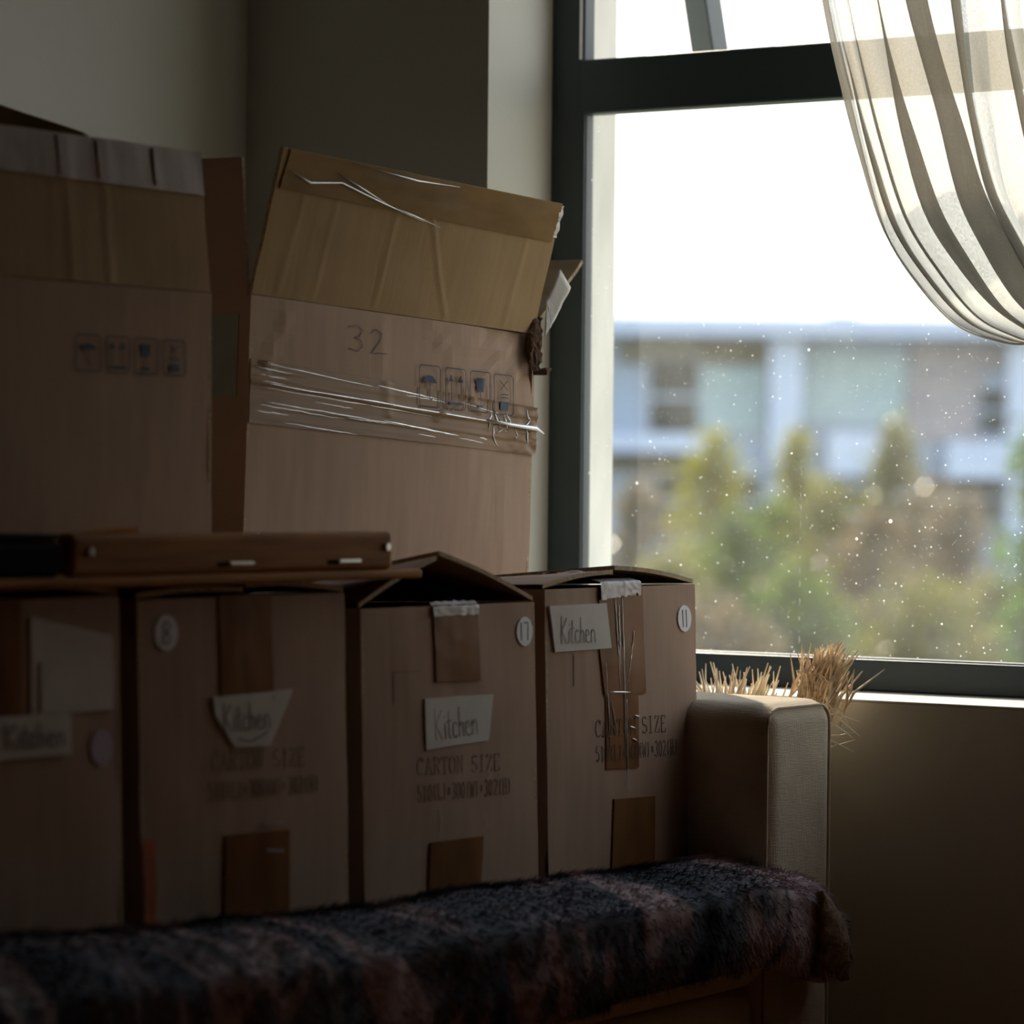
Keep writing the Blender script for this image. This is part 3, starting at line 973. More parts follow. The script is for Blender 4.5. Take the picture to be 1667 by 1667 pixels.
mb = MB()
mb.panel(flapP(0, 0), flapP(1, 0), flapP(1, 1), flapP(0, 1), CT, 150, 50, crease_flap, 0, 1, 2)
ff = mb.build('top_flap', [M['card_in'], M['card'], M['card_edge']], r)
fn = Vector((math.cos(lean), 0, -math.sin(lean)))
PF = lambda y, z, hgt=0.0: flapP(y, z) + fn * (crease_flap(y, z) + hgt)
strip(r, PF, 'tape', [(.012, .73), (.985, .70), (.996, .995), (.02, .995)], mat('tape_over_flap', (0.25, 0.145, 0.06, 1), .3, .05, .2, 30, .3, 30, (1, .3, 1)), 40, 8, .0010, .0005, 3.1, parent=ff)
for k, c in enumerate((((.02, .86), (.10, .80), (.20, .84), (.34, .76), (.50, .68)), ((.18, .90), (.28, .82), (.38, .74)), ((.22, .985), (.45, .955), (.6, .97)), ((.36, .75), (.46, .71), (.56, .66)))):
    MB().tube([PF(y, z, .003) for y, z in c], [.0004] + [.0010] * (len(c) - 2) + [.0003], 5).build('tape_crease_glint', M['cloudy_glint'], ff, True)
# ragged corrugated end of the flap
mb = MB()
mb.panel(PF(.988, .74, .001), PF(1.004, .74, .001), PF(1.006, .985, .001), PF(.990, .985, .001), .006, 2, 12, lambda u, v: .0012 * math.sin(v * 60), 0, edge=lambda u, v: Vector((0, .002 * nz3(u * 3, v * 14, 2), 0)))
mb.build('torn_edge', M['liner'], ff)
# side flaps: the one nearer the corner stands up, the one by the window leans out
mb = MB()
mb.panel((-D32 + .01, -.004, H32 - .004), (-.004, .000, H32), (-.012, -.007, H32 + .140), (-D32 + .01, -.010, H32 + .142), CT, 8, 6, None, 0, 1, 2)
mb.build('top_flap', [M['card'], M['card_in'], M['card_edge']], r)
mb = MB()
mb.panel((-.004, W32, H32), (-D32 + .01, W32 - .002, H32), (-D32 + .01, W32 + .09, H32 + .098), (.002, W32 + .094, H32 + .092), CT, 8, 8, lambda u, v: .004 * nz3(u * 3, v * 3, 6), 0, 1, 2)
mb.build('top_flap', [M['card'], M['card_in'], M['card_edge']], r)
mb = MB()
mb.panel((-D32, W32 - .01, H32), (-D32, .01, H32), (-D32 - .035, .01, H32 - .130), (-D32 - .035, W32 - .01, H32 - .130), CT, 6, 4, None, 0, 1, 2)
mb.build('top_flap', [M['card'], M['card_in'], M['card_edge']], r)
# torn white liner hanging at the burst corner, and the dark ragged tear
mb = MB()
tp = [(.010, W32 + .004, H32 - .002), (.012, W32 + .022, H32 + .020), (.016, W32 + .046, H32 + .058), (.010, W32 + .032, H32 + .078), (.004, W32 + .014, H32 + .040)]
mb.grid(lambda u, v: Vector(tp[0]).lerp(Vector(tp[1]), v * 2).lerp(Vector(tp[4]).lerp(Vector(tp[4]), v), u) + Vector((.002 * nz3(u * 6, v * 6), 0, 0)) if v <= .5 else
        Vector(tp[1]).lerp(Vector(tp[2]), v * 2 - 1).lerp(Vector(tp[4]).lerp(Vector(tp[3]), v * 2 - 1), u) + Vector((.002 * nz3(u * 6, v * 6), 0, 0)), 6, 12)
o = mb.build('torn_liner', M['liner'], r, True)
sm = o.modifiers.new('thickness', 'SOLIDIFY'); sm.thickness = .0012
mb = MB()
mb.grid(lambda u, v: Vector((.003 + .006 * v + .003 * nz3(u * 5, v * 9, 2.2), W32 - .012 + .020 * u - .010 * v + .006 * nz3(u * 4, v * 12, 5.5), H32 + .020 - .062 * v + .004 * nz3(u * 9, v * 3, 1.1))), 6, 16)
mb.tube([(.003, W32 - .006, H32 - .044), (.012, W32 + .004, H32 - .042), (.014, W32 + .014, H32 - .038)], [.003, .005, .001], 6)
mb.build('torn_board', mat('torn_board', (0.085, 0.052, 0.034, 1), .95, .1, .4, 90), r)


# wrinkled clear tape band round the box
def wrinkle(u, v):
    q = .0006 * max(0, nz3(u * 2.2, v * 13, 1.5)) + .0004 * nz3(u * 5, v * 24, 7.1)
    c = .64 - .10 * u + .02 * math.sin(u * 9)               # long standing crease
    q += .0030 * math.exp(-((v - c) / .03) ** 2) * (0.4 + .7 * u)
    c2 = .30 - .04 * u
    q += .0016 * math.exp(-((v - c2) / .03) ** 2) * max(0, 1 - abs(u - .38) / .3)
    if u > .8: q += .002 * (u - .8) / .2 * (1 + nz3(u * 30, v * 8, 3))
    return q


band = strip(r, P, 'tape', [(.002, .151), (W32 + .003, .1435), (W32 + .003, .1975), (.002, .2165)], M['tape_clear'], 110, 34, .0010, .0003, .5, fold=wrinkle)


def bandP(u, v, hgt):
    y = .002 + (W32 + .001) * u
    z = (.151 - .0075 * u) * (1 - v) + (.2165 - .019 * u) * v
    return P(y, z, .0010 + wrinkle(u, v) + hgt)


# creases with window glints put into their colour: (start, end along the band; height at both ends; thickness)
GL = ((.02, .98, .645, .545, .0013), (.03, .60, .58, .50, .0006), (.02, .30, .30, .24, .0006), (.04, .52, .36, .25, .0008), (.42, .70, .30, .20, .0016), (.30, .45, .27, .25, .0007),
      (.02, .42, .97, .86, .0006), (.40, .62, .90, .84, .0013), (.50, .66, .82, .80, .0006), (.10, .34, .06, .0, .0006), (.55, .62, .14, .12, .0007), (.70, .80, .16, .12, .0006),
      (.02, .12, .78, .76, .0005), (.02, .13, .88, .86, .0006), (.02, .11, .68, .67, .0005), (.02, .12, .20, .19, .0006), (.70, .92, .86, .70, .0005), (.20, .36, .46, .43, .0005), (.78, .81, .22, .20, .0012))
for k, (u0, u1, v0, v1, w_) in enumerate(GL):
    n_ = 18
    pts = [bandP(u0 + (u1 - u0) * i / n_, v0 + (v1 - v0) * i / n_ + .012 * nz3(i * .5, k * 3.7), .0002) for i in range(n_ + 1)]
    MB().tube(pts, [w_ * (.15 + .85 * math.sin(math.pi * (i + .4) / (n_ + .8)) * (.75 + .5 * nz3(i * .9, k * 2.3, 6))) for i in range(n_ + 1)], 6).build('tape_crease_glint', M['cloudy_glint'], band, True)
# puckered vertical creases where it was torn at the window end
for k in range(9):
    u0 = .80 + .19 * random.random(); v0 = random.uniform(.45, .95)
    pts = [bandP(min(1, u0 + .006 * i * random.uniform(-.3, .9)), max(.02, v0 - .09 * i * random.uniform(.5, 1)), .0004) for i in range(6)]
    MB().tube(pts, [.0003, .0009, .0012, .0008, .0010, .0003], 6).build('tape_crease_glint', M['cloudy_glint'], band, True)
MB().tube([bandP(.80, .58, .0008), bandP(.90, .555, .001), bandP(.98, .545, .002), Vector((.012, W32 + .006, .168))], [.0012, .0020, .0028, .0005], 6).build('tape_crease_glint', M['cloudy_glint'], band, True)
icon_row(r, P, .288, .186, .198, .045, M['print_blue'], .0030)
write(r, P, 'handwritten_number', xf(S32, .166, .2365, .060, .0285, -.03), .0012, M['ink_faint'], .0009)
# paper patch on the side that faces the corner
mb = MB()
mb.panel((-.16, -.0032, .175), (-.014, -.0012, .178), (-.014, -.0012, .262), (-.16, -.0032, .260), .0008, 4, 4)
mb.build('side_label', mat('grey_green_label', (0.30, 0.33, 0.27, 1), .8, .2, .1, 20), r)
write(r, P, 'tape_scrap', [[(.022, .022), (.024, .03), (.022, .04)]], .006, M['liner'], .0012)

# left big box
WL, DL, HL = .52, .30, .2600
r, P = carton('open_cardboard_box', (0.622, -1.365, 0.7905), (0, math.radians(-.6), 0), WL, DL, HL,
              'big open cardboard box with upright front flap, standing on the wooden tray', bow=.003, seed=9.2)
lean = math.radians(-5)
fl = .135


def flapL(u, v):
    return Vector((-.0005, .001 + (WL - .002) * u, HL + .001)) + Vector((math.sin(lean), -.008, math.cos(lean))) * (fl * v)


crl = lambda u, v: .0010 * nz3(u * 7, v * 3, 4) + .0005 * max(0, 1 - abs(u - .62) / .02) + .0005 * max(0, 1 - abs(u - .72) / .02)
mb = MB()
mb.panel(flapL(0, 0), flapL(1, 0), flapL(1, 1), flapL(0, 1), CT, 50, 12, crl, 0, 1, 2)
ff = mb.build('top_flap', [M['card_in'], M['card'], M['card_edge']], r)
PL = lambda y, z, hgt=0.0: flapL(y, z) + Vector((1, 0, 0)) * (crl(y, z) + hgt)
strip(r, PL, 'tape', [(.0, .705), (1.0, .69), (.998, 1.0), (.0, 1.0)], M['tape_glare'], 60, 6, .0010, .0005, 1.9, parent=ff, stretch=(14, 2))
for u in (.60, .705, .86):
    MB().tube([PL(u, .72, .002), PL(u - .003, .98, .002)], .0013, 5).build('tape_crease_glint', M['cloudy_glint'], ff, True)
mb = MB()
mb.panel((-.005, WL, HL), (-DL + .01, WL, HL), (-DL + .02, WL - .03, HL + .205), (-.14, WL - .02, HL + .16), CT, 6, 6, lambda u, v: .004 * nz3(u * 3, v * 3, 6), 0, 1, 2)
mb.build('top_flap', [M['card'], M['card_in'], M['card_edge']], r)
mb = MB()
mb.panel((-DL, WL - .01, HL), (-DL, .01, HL), (-DL - .06, .01, HL + .10), (-DL - .06, WL - .01, HL + .10), CT, 6, 4, None, 0, 1, 2)
mb.build('top_flap', [M['card'], M['card_in'], M['card_edge']], r)
icon_row(r, P, .318, .180, .165, .033, M['print_blue'], .0010)

# ================================================================== wooden tray on the lower boxes
tray = tag(empty('wooden_tray', (0.5, -1.0, 0.7805)), 'orange pine tray with raised front board, lying across the lower boxes', 'tray')
tl_ = Vector(tray.location)


def tb(name, lo, hi, m, parent=tray, bev=.003):
    return box(name, Vector(lo) - tl_, Vector(hi) - tl_, m, parent, bev)


tb('base_board', (.30, -1.52, .7805), (.786, -.727, .7895), M['wood'])
fb = tb('front_board', (.764, -1.228, .7897), (.781, -.768, .8255), M['wood'], bev=.005)
for (y0, y1) in ((-1.018, -.984), (-.856, -.822)):
    tb('metal_plate', (.7805, y0, .7965), (.7830, y1, .8000), M['steel'], fb, .0008)
    tb('slot', (.7800, y0 - .016, .7955), (.7816, y0, .8000), M['dark'], fb, .0005)
for y in (-.7795, -1.205):
    o = MB().tube([(.7805, y, .811), (.7835, y, .811)], [.0042, .0036], 12)
    o.v = [tuple(Vector(v) - tl_) for v in o.v]
    o.build('screw', M['steel'], fb)
slat = MB()
slat.panel((.690, -1.13, .7905), (.690, -1.02, .7905), (.690, -1.035, .8300), (.690, -1.12, .8240), .018, 8, 2)
tag(slat.build('pine_offcut', M['wood'], None, False, .004), 'short pine offcut lying behind the tray front board', 'wood offcut')
blk = tag(empty('dark_item', (.70, -1.40, .79)), 'dark box-shaped case at the dark end of the pine tray', 'case')  # added for a dark object of unknown kind at the tray end
box('body', (-.06, -.16, -.0005), (.079, .165, .030), M['dark'], blk, .006)
box('upper_slab', (-.058, -.158, .0305), (.077, .163, .036), M['dark'], blk, .003)

# ================================================================== fur throw over the front of the seat
thr = tag(empty('fur_throw', (0.85, -0.9, 0.45)), 'mottled grey and mauve faux fur throw draped over the sofa seat front', 'blanket')
to = Vector(thr.location)
Y0, Y1 = -1.86, -0.088


def interp(x, xs, ys):
    return float(np.interp(x, xs, ys))


def throw_pt(s, t):
    y = Y0 + (Y1 - Y0) * s
    top = interp(y, [-1.86, -1.33, -1.10, -.83, -.51, -.24, -.16, -.088], [.512, .498, .484, .474, .470, .466, .447, .388])
    bot = interp(y, [-1.86, -1.0, -.72, -.26, -.20, -.13, -.088], [.340, .352, .366, .372, .352, .338, .352])
    xb = interp(y, [-1.86, -.22, -.205, -.088], [.783, .783, .874, .876])      # in front of the arm it lies against the arm
    zb = interp(y, [-1.86, -.22, -.20, -.088], [.460, .460, top - .012, top - .03])
    xt = interp(y, [-1.86, -.24, -.15, -.088], [.815, .815, .888, .884])
    xf_ = interp(y, [-1.86, -.24, -.12, -.088], [.915, .912, .912, .898])
    pr = [(xb, zb), ((xb + xt) / 2 - .004, top - .004), (xt, top), ((xt + xf_) / 2 + .012, top - .008), (xf_, (top * 2 + bot) / 3 + .012), (xf_ + .004, (top + bot * 2) / 3), (xf_ - .002, bot + .008), (xf_ - .012, bot), (xf_ - .020, bot + .006)]
    q = t * (len(pr) - 1)
    i = min(int(q), len(pr) - 2)
    f = q - i
    f = f * f * (3 - 2 * f) * .4 + f * .6
    x = pr[i][0] * (1 - f) + pr[i + 1][0] * f
    z = pr[i][1] * (1 - f) + pr[i + 1][1] * f
    wv = math.sin(math.pi * min(1, t * 1.15)) if t < .87 else .2
    x += .010 * wv * nz3(y * 11 + z * 3, z * 5, .3) + .004 * wv * nz3(y * 30, z * 11, 2)
    z += .007 * wv * nz3(y * 8, x * 9, 4.2) + .004 * nz3(y * 13, 1.0, 8.0) * (1 if t > .6 else .4)
    y += .012 * t * nz3(y * 7, t * 2, 9)
    return Vector((x, y, z))


NS, NT = 220, 44
mb = MB()
mb.grid(lambda u, v: throw_pt(u, v) - to, NS, NT)
cl = mb.build('fur_backing', M['fur'], thr, True)
sm = cl.modifiers.new('thickness', 'SOLIDIFY'); sm.thickness = .006; sm.offset = -1
# fur pile: curved tapering tufts combed downwards
P_ = np.array([throw_pt(i / NS, j / NT) for j in range(NT + 1) for i in range(NS + 1)]).reshape(NT + 1, NS + 1, 3)
n_f = 80000
si = rng.uniform(0, NS - 1e-3, n_f); ti = rng.uniform(0, NT * .95, n_f)
i0, j0 = si.astype(int), ti.astype(int)
fu, fv = (si - i0)[:, None], (ti - j0)[:, None]
a_, b_, c_, d_ = P_[j0, i0], P_[j0, i0 + 1], P_[j0 + 1, i0 + 1], P_[j0 + 1, i0]
pos = (a_ * (1 - fu) + b_ * fu) * (1 - fv) + (d_ * (1 - fu) + c_ * fu) * fv
tu = b_ - a_; tv = d_ - a_
nrm = np.cross(tv, tu)
nrm /= np.linalg.norm(nrm, axis=1)[:, None] + 1e-9
nrm *= np.sign(nrm[:, :1] + nrm[:, 2:3] + 1e-6)
tv /= np.linalg.norm(tv, axis=1)[:, None] + 1e-9
tu /= np.linalg.norm(tu, axis=1)[:, None] + 1e-9
L_ = rng.uniform(.010, .020, n_f)[:, None]
d1 = nrm * .7 + tv * rng.uniform(.3, .9, n_f)[:, None] + rng.normal(0, .22, (n_f, 3))
d1 /= np.linalg.norm(d1, axis=1)[:, None]
d2 = d1 * .6 + tv * .5 + np.array([0, 0, -.35])
d2 /= np.linalg.norm(d2, axis=1)[:, None]
sd = np.cross(d1, rng.normal(0, 1, (n_f, 3)))
sd /= np.linalg.norm(sd, axis=1)[:, None] + 1e-9
wd = rng.uniform(.0004, .0009, n_f)[:, None]
pos = pos - np.array(to)
q0, q1 = pos - sd * wd - nrm * .001, pos + sd * wd - nrm * .001
mid = pos + d1 * L_ * .55
m0, m1 = mid - sd * wd * .8, mid + sd * wd * .8
tip = mid + d2 * L_ * .5
V = np.stack([q0, q1, m0, m1, tip], 1).reshape(-1, 3)
base = np.arange(n_f) * 5
quads = np.stack([base, base + 1, base + 3, base + 2], 1)
tris = np.stack([base + 2, base + 3, base + 4], 1)
me = bpy.data.meshes.new('fur_pile')
me.vertices.add(len(V)); me.vertices.foreach_set('co', V.ravel())
loops = np.concatenate([quads.ravel(), tris.ravel()])
me.loops.add(len(loops)); me.loops.foreach_set('vertex_index', loops.astype(np.int32))
starts = np.concatenate([np.arange(n_f) * 4, n_f * 4 + np.arange(n_f) * 3])
me.polygons.add(2 * n_f); me.polygons.foreach_set('loop_start', starts.astype(np.int32))
me.materials.append(M['fur'])
me.update(calc_edges=True); me.validate()
o = link(bpy.data.objects.new('fur_pile', me), thr)
o['kind'] = 'stuff'
# turned-back corner showing the tan fleece side
mb = MB()


def lin(u, v):
    y = -.178 + .098 * u
    z = .437 - .072 * v - .062 * u * (1 - v * .4)
    x = .916 + .012 * math.sin(math.pi * v) * math.sin(math.pi * min(1, u + .12)) - .02 * u * u
    return Vector((x + .003 * nz3(u * 8, v * 8, 3), y + .004 * nz3(v * 9, 2), z)) - to


mb.grid(lin, 16, 14)
o = mb.build('fleece_lining', M['fleece'], thr, True)
sm = o.modifiers.new('thickness', 'SOLIDIFY'); sm.thickness = .010; sm.offset = -1

# ================================================================== sheer curtain
cur = tag(empty('sheer_curtain', (1.25, -.02, 1.0)), 'sheer off-white curtain swept aside in folds across the window', 'curtain')
co_ = Vector(cur.location)
OUTER = [(.745, 2.28), (.762, 1.95), (.790, 1.62), (.828, 1.419), (.854, 1.314), (.878, 1.237), (.910, 1.154), (.956, 1.092), (1.001, 1.050), (1.046, 1.033), (1.085, 1.029), (1.16, 1.040), (1.27, 1.075), (1.305, 1.00), (1.29, .70), (1.27, .40)]
INNER = [(1.42, 2.28), (1.42, 1.95), (1.41, 1.70), (1.405, 1.55), (1.40, 1.45), (1.395, 1.38), (1.39, 1.32), (1.385, 1.28), (1.38, 1.24), (1.37, 1.205), (1.36, 1.18), (1.345, 1.155), (1.325, 1.125), (1.345, 1.03), (1.40, .70), (1.43, .40)]


def smooth_curve(pts):
    P4 = np.array(pts)

    def c(t):
        q = t * (len(P4) - 1)
        i = min(int(q), len(P4) - 2)
        f = q - i
        p0, p1, p2, p3 = P4[max(i - 1, 0)], P4[i], P4[i + 1], P4[min(i + 2, len(P4) - 1)]
        return .5 * ((2 * p1) + (-p0 + p2) * f + (2 * p0 - 5 * p1 + 4 * p2 - p3) * f * f + (-p0 + 3 * p1 - 3 * p2 + p3) * f ** 3)
    return c


CO, CI = smooth_curve(OUTER), smooth_curve(INNER)
NPL = 17
pj = [random.uniform(-.9, .9) for _ in range(40)]
pa = [random.uniform(.45, 1.35) for _ in range(40)]


wid_ = [random.choice((.45, .6, .8, 1.0, 1.5, 1.9)) for _ in range(NPL)]
cum = np.concatenate([[0], np.cumsum(wid_)]) / sum(wid_)


def cur_pt(u, v):
    k = min(NPL - 1, int(np.searchsorted(cum, u, side='right') - 1))
    f = (u - cum[k]) / (cum[k + 1] - cum[k])
    q = k + f
    am = pa[k] * (1 - f) + pa[k + 1] * f
    dr = pj[k] * (1 - f) + pj[k + 1] * f
    ph = 2 * math.pi * q + dr * 2.2 * (v - .3) * 3 + 1.6 * nz3(v * 3.0, q * .45, 3.3)
    am *= max(.15, .75 + 1.1 * nz3(v * 3.5, q * .8, 7.7))
    wl = (cum[k + 1] - cum[k]) * .6 + .4 / NPL
    uu = u + 2.5 * am * wl * math.sin(ph) / (2 * math.pi) + .010 * nz3(v * 6, u * 14, 2.0)
    edge = min(1, u * 14)
    uu = max(-.004, min(1.0, uu * edge + u * (1 - edge)))
    o, i = CO(v), CI(v)
    w = math.copysign(abs(uu) ** 1.12, uu)
    x = o[0] * (1 - w) + i[0] * w
    z = o[1] * (1 - w) + i[1] * w
    # the inner folds hang straighter and turn to the tie later
    z -= .05 * math.sin(math.pi * max(0, w)) * math.exp(-((v - .72) / .16) ** 2)
    tie = max(.25, 1 - max(0, 1 - abs(v - .80) / .12))
    y = -.020 + .016 * am * math.cos(ph) * tie + .010 * nz3(u * 5, v * 4, 1.0) - .010 * v
    return Vector((x, y, z)) - co_


mb = MB()
mb.grid(cur_pt, 380, 130)
mb.build('fabric', M['sheer'], cur, True)
hem = [cur_pt(0.0, .02 + .76 * i / 60) for i in range(61)]
MB().tube(hem, .0011, 5).build('hem', M['sheer'], cur, True)
MB().tube([Vector((1.292 + .030 * math.cos(w), -.02 + .040 * math.sin(w), 1.085 + .012 * math.cos(w))) - co_ for w in [2 * math.pi * i / 16 for i in range(17)]], .006, 6, cap=False).build('tie_back', M['sheer'], cur, True)
rod = tag(empty('curtain_rod', (1.0, -.02, 2.29)), 'thin dark rod carrying the sheer curtain', 'rod')
MB().tube([(-1.0, 0, 0), (1.0, 0, 0)], .008, 10).build('pole', M['rod'], rod, True)
for x in (-.95, .95):
    MB().tube([(x, 0, 0), (x, .0795, 0)], .006, 8).build('bracket', M['rod'], rod, True)

# ================================================================== dried grasses between sofa arm and wall
def bunch(name, label, base, stalks, plume=None):
    root = tag(empty(name, base), label, 'dried grass', 'dried grasses behind the sofa arm')
    mb = MB()
    for (p, L, w) in stalks:
        mb.tube(p, w, 4)
    o = mb.build('stalks', M['straw'], root)
    o['kind'] = 'stuff'
    if plume:
        mb = MB()
        for (p, w) in plume: mb.tube(p, w, 4)
        o = mb.build('plume', M['straw_brown'], root); o['kind'] = 'stuff'
    return root


st = []
for k in range(190):
    x = random.gauss(.700, .042); x = max(.60, min(.79, x))
    if .742 < x < .775 and random.random() < .5: x -= .03
    y = random.uniform(-.012, .040)
    hh = random.uniform(.622, .650) + (.020 if random.random() < .30 else 0) + .010 * nz3(x * 60, 3)
    dx = (x - .70) * random.uniform(.1, .5) + random.gauss(0, .006)
    st.append(([(x * .5 + .35 - .70, y * .5 + .005, 0), (x - .70 - dx * .4, y, hh - .08), (x - .70, y, hh - .03), (x - .70 + dx, y + random.gauss(0, .004), hh)], 0, [.0010, .0012, .0017, .0006]))
for k in range(8):   # drooping blades at the corner end
    x = .60 + random.random() * .03; hh = random.uniform(.635, .65)
    st.append(([(-.08, .01, .3), (x - .70, .0, .60), (x - .71, .0, hh), (x - .74, 0, hh - .004)], 0, [.001, .001, .0008, .0002]))
bunch('dried_grass', 'low pale row of clipped dry straw poking up behind the sofa arm', (.70, .008, 0), st)
st, pl_ = [], []
for k in range(26):
    sgn = random.uniform(-1, 1)
    st.append(([(-.05 + random.uniform(-.01, .01), random.uniform(-.01, .01), 0), (-.04 + random.uniform(-.012, .012), random.uniform(-.012, .012), .45), (sgn * .02 - .008, random.uniform(-.014, .014), .60), (sgn * .02 + .004, random.gauss(0, .014), .645 + random.random() * .012)], 0, [.0014, .0014, .0012, .0004]))
for k in range(210):
    a0 = random.uniform(.598, .628); x0 = random.gauss(.004, .010)
    dx = random.uniform(-.010, .044) ; ln = random.uniform(.056, .076)
    if dx < .0: ln *= .72
    pl_.append(([(x0, random.gauss(0, .01), a0), (x0 + dx * .45, random.gauss(0, .01), a0 + ln * .55), (x0 + dx, random.gauss(0, .013), a0 + ln)], [.0012, .0018, .0006]))
for k in range(9):
    z0 = random.uniform(.58, .625); dx = random.uniform(.035, .066); x0 = random.uniform(.0, .015)
    st.append(([(-.03, 0, .55), (x0, .0, z0), (x0 + dx * .6, random.gauss(0, .006) - .012, z0 + random.uniform(-.004, .02)), (x0 + dx, random.gauss(-.012, .008), z0 + random.uniform(-.02, .025))], 0, [.001, .0011, .0010, .0002]))
bunch('dried_grass', 'feathery tan plume of dry grass at the corner of the sofa arm', (.806, .012, 0), st, pl_)

# ================================================================== outside
def site(a, b, z=0.0):          # metres across and away from the house, along the view out of the window
    p = Vector((2.65, -3.37, 0)) + R0 * a + F0 * b
    return Vector((p.x, p.y, z))


GZ = -8.5
gm_ = mat('ground_grass', (0.10, 0.11, 0.05, 1), .95, .1, .3, .8)
g = MB().box((-140, 6, GZ - .3), (60, 160, GZ)).build('ground', gm_)
tag(g, 'green ground around the far building', None, None, 'structure')
BM = {'wall': mat('sky_tinted_render', (0.24, 0.30, 0.39, 1), .9, .2, .05, .6),  # blue sky light on the shaded facade is put into these colours
      'white': mat('sky_tinted_white', (0.34, 0.41, 0.55, 1), .9, .2, .03, .6),
      'recess': mat('olive_band', (0.13, 0.12, 0.09, 1), .9, .2, .1, .6),
      'mauve': mat('mauve_render', (0.22, 0.21, 0.23, 1), .9, .2, .1, .6),
      'pane': mat('dark_pane', (0.02, 0.024, 0.022, 1), .6, .1, .1, 1),
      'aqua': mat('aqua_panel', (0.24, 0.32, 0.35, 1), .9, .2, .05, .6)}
bld = tag(empty('apartment_building', site(6.3, 70, GZ), (0, 0, YAW)), 'sky-tinted pale flat-roofed apartment building far beyond the trees', 'building')
PX = 70 / 5500


def bb(name, x0, x1, y0, y1, d0, d1, m, parent=bld, bev=0.0):
    """x0..y1 in facade units (1/78.6 m) from the building's reference corner, depths d0..d1 in metres in front (+) of the facade"""
    lo = ((x0 - 1330) * PX, -d1, .87 + (795 - y1) * PX - GZ)
    hi = ((x1 - 1330) * PX, -d0, .87 + (795 - y0) * PX - GZ)
    return box(name, lo, hi, m, parent, bev)


bb('body', 700, 2100, 545, 1530, -9, 0, BM['wall'])
bb('roof_slab', 690, 2110, 519, 549, -9.5, .9, BM['white'])
bb('under_slab_band', 1008, 1246, 556, 594, .02, .12, BM['recess'])  # flat dark panel in place of a recess under the slab
bb('under_slab_band', 1480, 1632, 560, 600, .02, .10, BM['mauve'])
bb('pilaster', 1250, 1302, 552, 760, .0, .5, BM['white'])
bb('pilaster', 1636, 1700, 552, 1400, .0, .5, BM['white'])
bb('facade_panel', 1304, 1470, 575, 690, .02, .10, BM['aqua'])
bb('facade_panel', 1138, 1246, 600, 705, .02, .08, BM['aqua'])
bb('facade_panel', 1475, 1600, 605, 715, .02, .08, BM['mauve'])
bb('balcony_slab', 900, 1145, 708, 738, .0, 1.0, BM['white'])
bb('balcony_slab', 1345, 1460, 704, 772, .0, .9, BM['white'])
bb('balcony_slab', 1535, 1640, 716, 776, .0, .9, BM['white'])
bb('under_slab_band', 900, 1115, 744, 768, .02, .10, BM['recess'])
bb('facade_panel', 1036, 1118, 768, 870, .02, .08, BM['mauve'])
for (x0, x1, y0, y1, sp_) in ((1060, 1132, 590, 706, 648), (1072, 1125, 780, 856, 818), (1596, 1634, 636, 694, 665), (1515, 1622, 780, 836, 808), (1180, 1235, 780, 860, 820), (1340, 1420, 800, 870, 835), (860, 930, 590, 706, 648)):
    w = bb('window', x0 - 6, x1 + 6, y0 - 5, y1 + 5, .0, .16, BM['wall'])
    bb('pane', x0 - 3, x1 + 3, y0 - 3, sp_ - 4, .14, .18, BM['pane'], w)
    bb('pane', x0 - 3, x1 + 3, sp_ + 4, y1 + 3, .14, .18, BM['pane'], w)
bb('roof_stair_house', 1370, 1412, 500, 520, -5, -2.5, BM['white'])

LM = {'yellow': leaf_material('leaf_yellow_green', (0.17, 0.165, 0.008, 1), (0.34, 0.31, 0.03, 1)),
      'green': leaf_material('leaf_green', (0.05, 0.085, 0.006, 1), (0.14, 0.18, 0.018, 1)),
      'olive': leaf_material('leaf_olive', (0.10, 0.10, 0.014, 1), (0.22, 0.20, 0.045, 1)),
      'brown': leaf_material('leaf_brown_twig', (0.10, 0.075, 0.04, 1), (0.22, 0.165, 0.095, 1)),
      'fresh': leaf_material('leaf_fresh', (0.04, 0.085, 0.01, 1), (0.10, 0.17, 0.025, 1))}
bark = mat('bark', (0.12, 0.09, 0.06, 1), .95, .1, .3, 4)


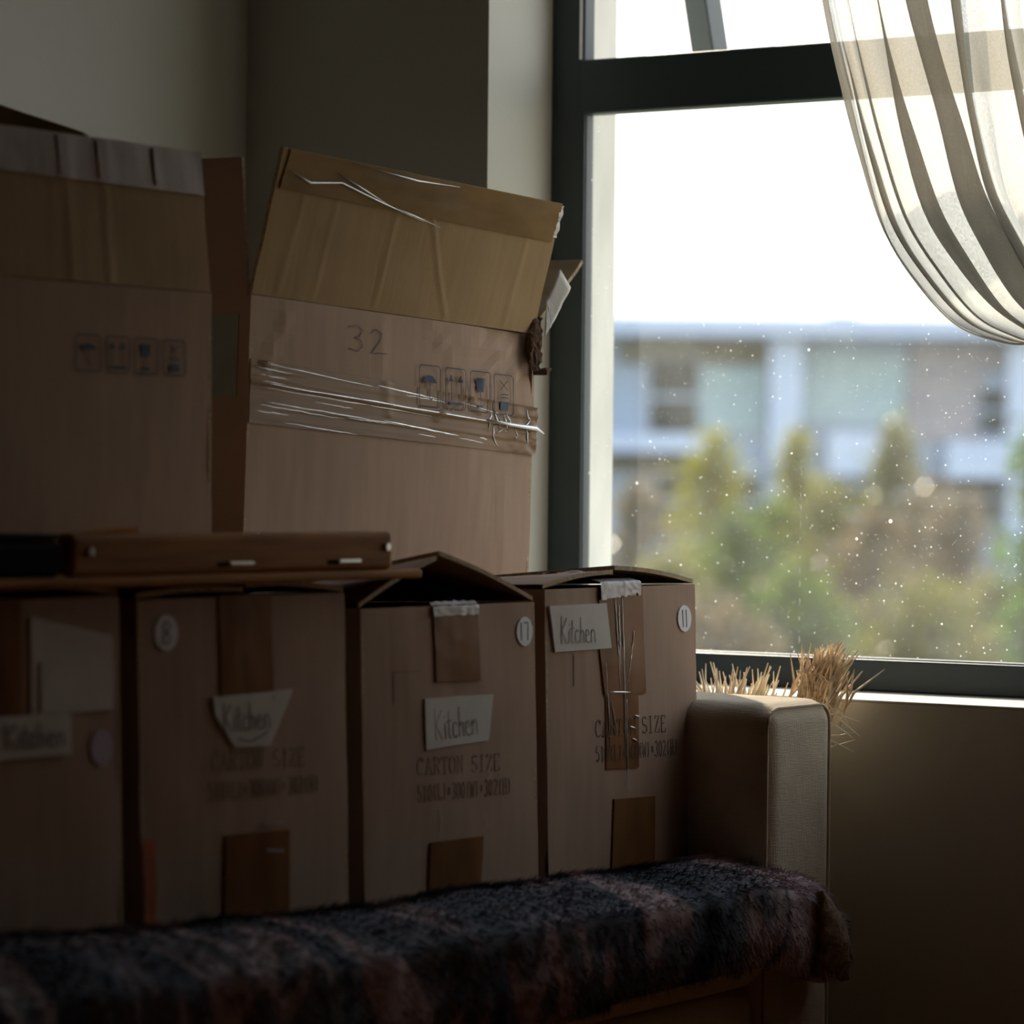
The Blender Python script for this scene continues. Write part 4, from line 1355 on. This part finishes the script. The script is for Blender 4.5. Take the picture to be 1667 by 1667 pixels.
def tree(name, label, a, b, z_top, z_mid, wid, m, n=2200, cone=0.0, leaf=.17, cat='tree'):
    """crown from z_top down past z_mid (widest), trunk to the ground"""
    base = site(a, b, GZ)
    root = tag(empty(name, base), label, cat, 'trees between window and far building')
    zt, zm = z_top - GZ, z_mid - GZ
    h = zt - zm
    mb = MB()
    lean_ = random.uniform(-.15, .15)
    mb.tube([(0, 0, 0), (lean_ * .4, 0, zm * .5), (lean_, 0, zm), (lean_ * 1.1, 0, zt - h * .1)], [.16, .12, .08, .015], 7)
    for k in range(10):
        q = random.random(); w = random.uniform(0, 6.28)
        z0 = zm - h * .5 + q * h * 1.2
        ll = wid * .45 * (1 - .6 * q)
        mb.tube([(lean_, 0, z0), (lean_ + ll * math.cos(w), ll * math.sin(w), z0 + ll * .7)], [.035, .008], 5)
    mb.build('trunk', bark, root)
    # foliage in clumps
    nc = 46
    n = int(n * 1.35)
    cl_ = []
    for k in range(nc):
        v = rng.uniform(-1.7, 1)
        z = zm + v * h
        rad = wid / 2 * ((1 - max(0, v)) ** (.55 + cone) if v > 0 else (1 - .15 * v * v))
        w = rng.uniform(0, 2 * math.pi); rr = rad * math.sqrt(rng.uniform(.05, 1)) * .85
        cl_.append((lean_ + rr * math.cos(w), rr * math.sin(w), z, .10 * wid + .16 * rad + .08))
    cl_ = np.array(cl_)
    pick = rng.integers(0, nc, n)
    ctr = cl_[pick, :3] + rng.normal(0, 1, (n, 3)) * cl_[pick, 3:4] * .55
    d = rng.normal(0, 1, (n, 3)); d /= np.linalg.norm(d, axis=1)[:, None]
    s = np.cross(d, rng.normal(0, 1, (n, 3))); s /= np.linalg.norm(s, axis=1)[:, None]
    L = rng.uniform(.6, 1.2, n)[:, None] * leaf
    V = np.stack([ctr - d * L * .5, ctr + s * L * .3, ctr + d * L * .5, ctr - s * L * .3], 1).reshape(-1, 3)
    me = bpy.data.meshes.new('foliage')
    me.from_pydata(V.tolist(), [], np.arange(4 * n).reshape(-1, 4).tolist())
    me.materials.append(m)
    o = link(bpy.data.objects.new('foliage', me), root)
    o['kind'] = 'stuff'
    return root


def tp_(px, D): return (px - 833.5) / 5500 * D
def tz_(py, D): return .87 + (795 - py) / 5500 * D


TREES = [
    ('young_tree', 'yellow-green young tree left of centre before the building', 1160, 60, 712, 850, 140, 'yellow', 2600, .15),
    ('young_tree', 'slender yellow spire tree in the middle before the building', 1288, 61, 700, 850, 95, 'yellow', 1700, .55),
    ('young_tree', 'olive spire tree under the curtain bottom', 1450, 62, 690, 840, 120, 'olive', 2000, .5),
    ('young_tree', 'dense green tree low behind the glass', 1195, 52, 860, 985, 190, 'green', 2800, 0),
    ('bare_tree', 'brownish bare tree next to the outer jamb', 1035, 55, 800, 960, 150, 'brown', 1500, 0),
    ('young_tree', 'olive bushy tree low in the middle', 1330, 54, 800, 960, 190, 'olive', 2300, 0),
    ('bare_tree', 'mauve-brown twiggy tree right of the middle', 1420, 50, 850, 1000, 210, 'brown', 2300, 0),
    ('bare_tree', 'tan twiggy tree low toward the right edge', 1570, 53, 830, 990, 220, 'brown', 2200, 0),
    ('young_tree', 'olive-green shrub-like tree at the lower right corner of the pane', 1615, 46, 960, 1060, 200, 'olive', 2000, 0),
    ('young_tree', 'low green tree just above the bottom rail', 1300, 46, 960, 1060, 240, 'green', 2400, 0),
    ('leafy_tree', 'fresh green leafy tree cut by the right edge', 1725, 34, 690, 850, 170, 'fresh', 2200, 0),
    ('young_tree', 'olive tree low behind the box numbered 11', 1090, 47, 930, 1050, 210, 'olive', 2600, 0),
    ('young_tree', 'dark green tree low at the centre of the pane', 1250, 56, 830, 960, 180, 'green', 2600, 0),
    ('bare_tree', 'broad brown bush behind the drooping curtain', 1500, 57, 800, 960, 210, 'brown', 2600, 0),
    ('young_tree', 'olive-brown bush filling the lower right of the pane', 1490, 44, 960, 1070, 240, 'olive', 2600, 0),
    ('bare_tree', 'tan bush low above the bottom rail, left of the green tree', 1180, 43, 990, 1090, 230, 'brown', 2400, 0),
]
for (nm, lb, px, D, yt, ym, wpx, mk, n, cn) in TREES:
    tree(nm, lb, tp_(px, D), D, tz_(yt, D), tz_(ym, D), wpx / 5500 * D, LM[mk], n, cn)
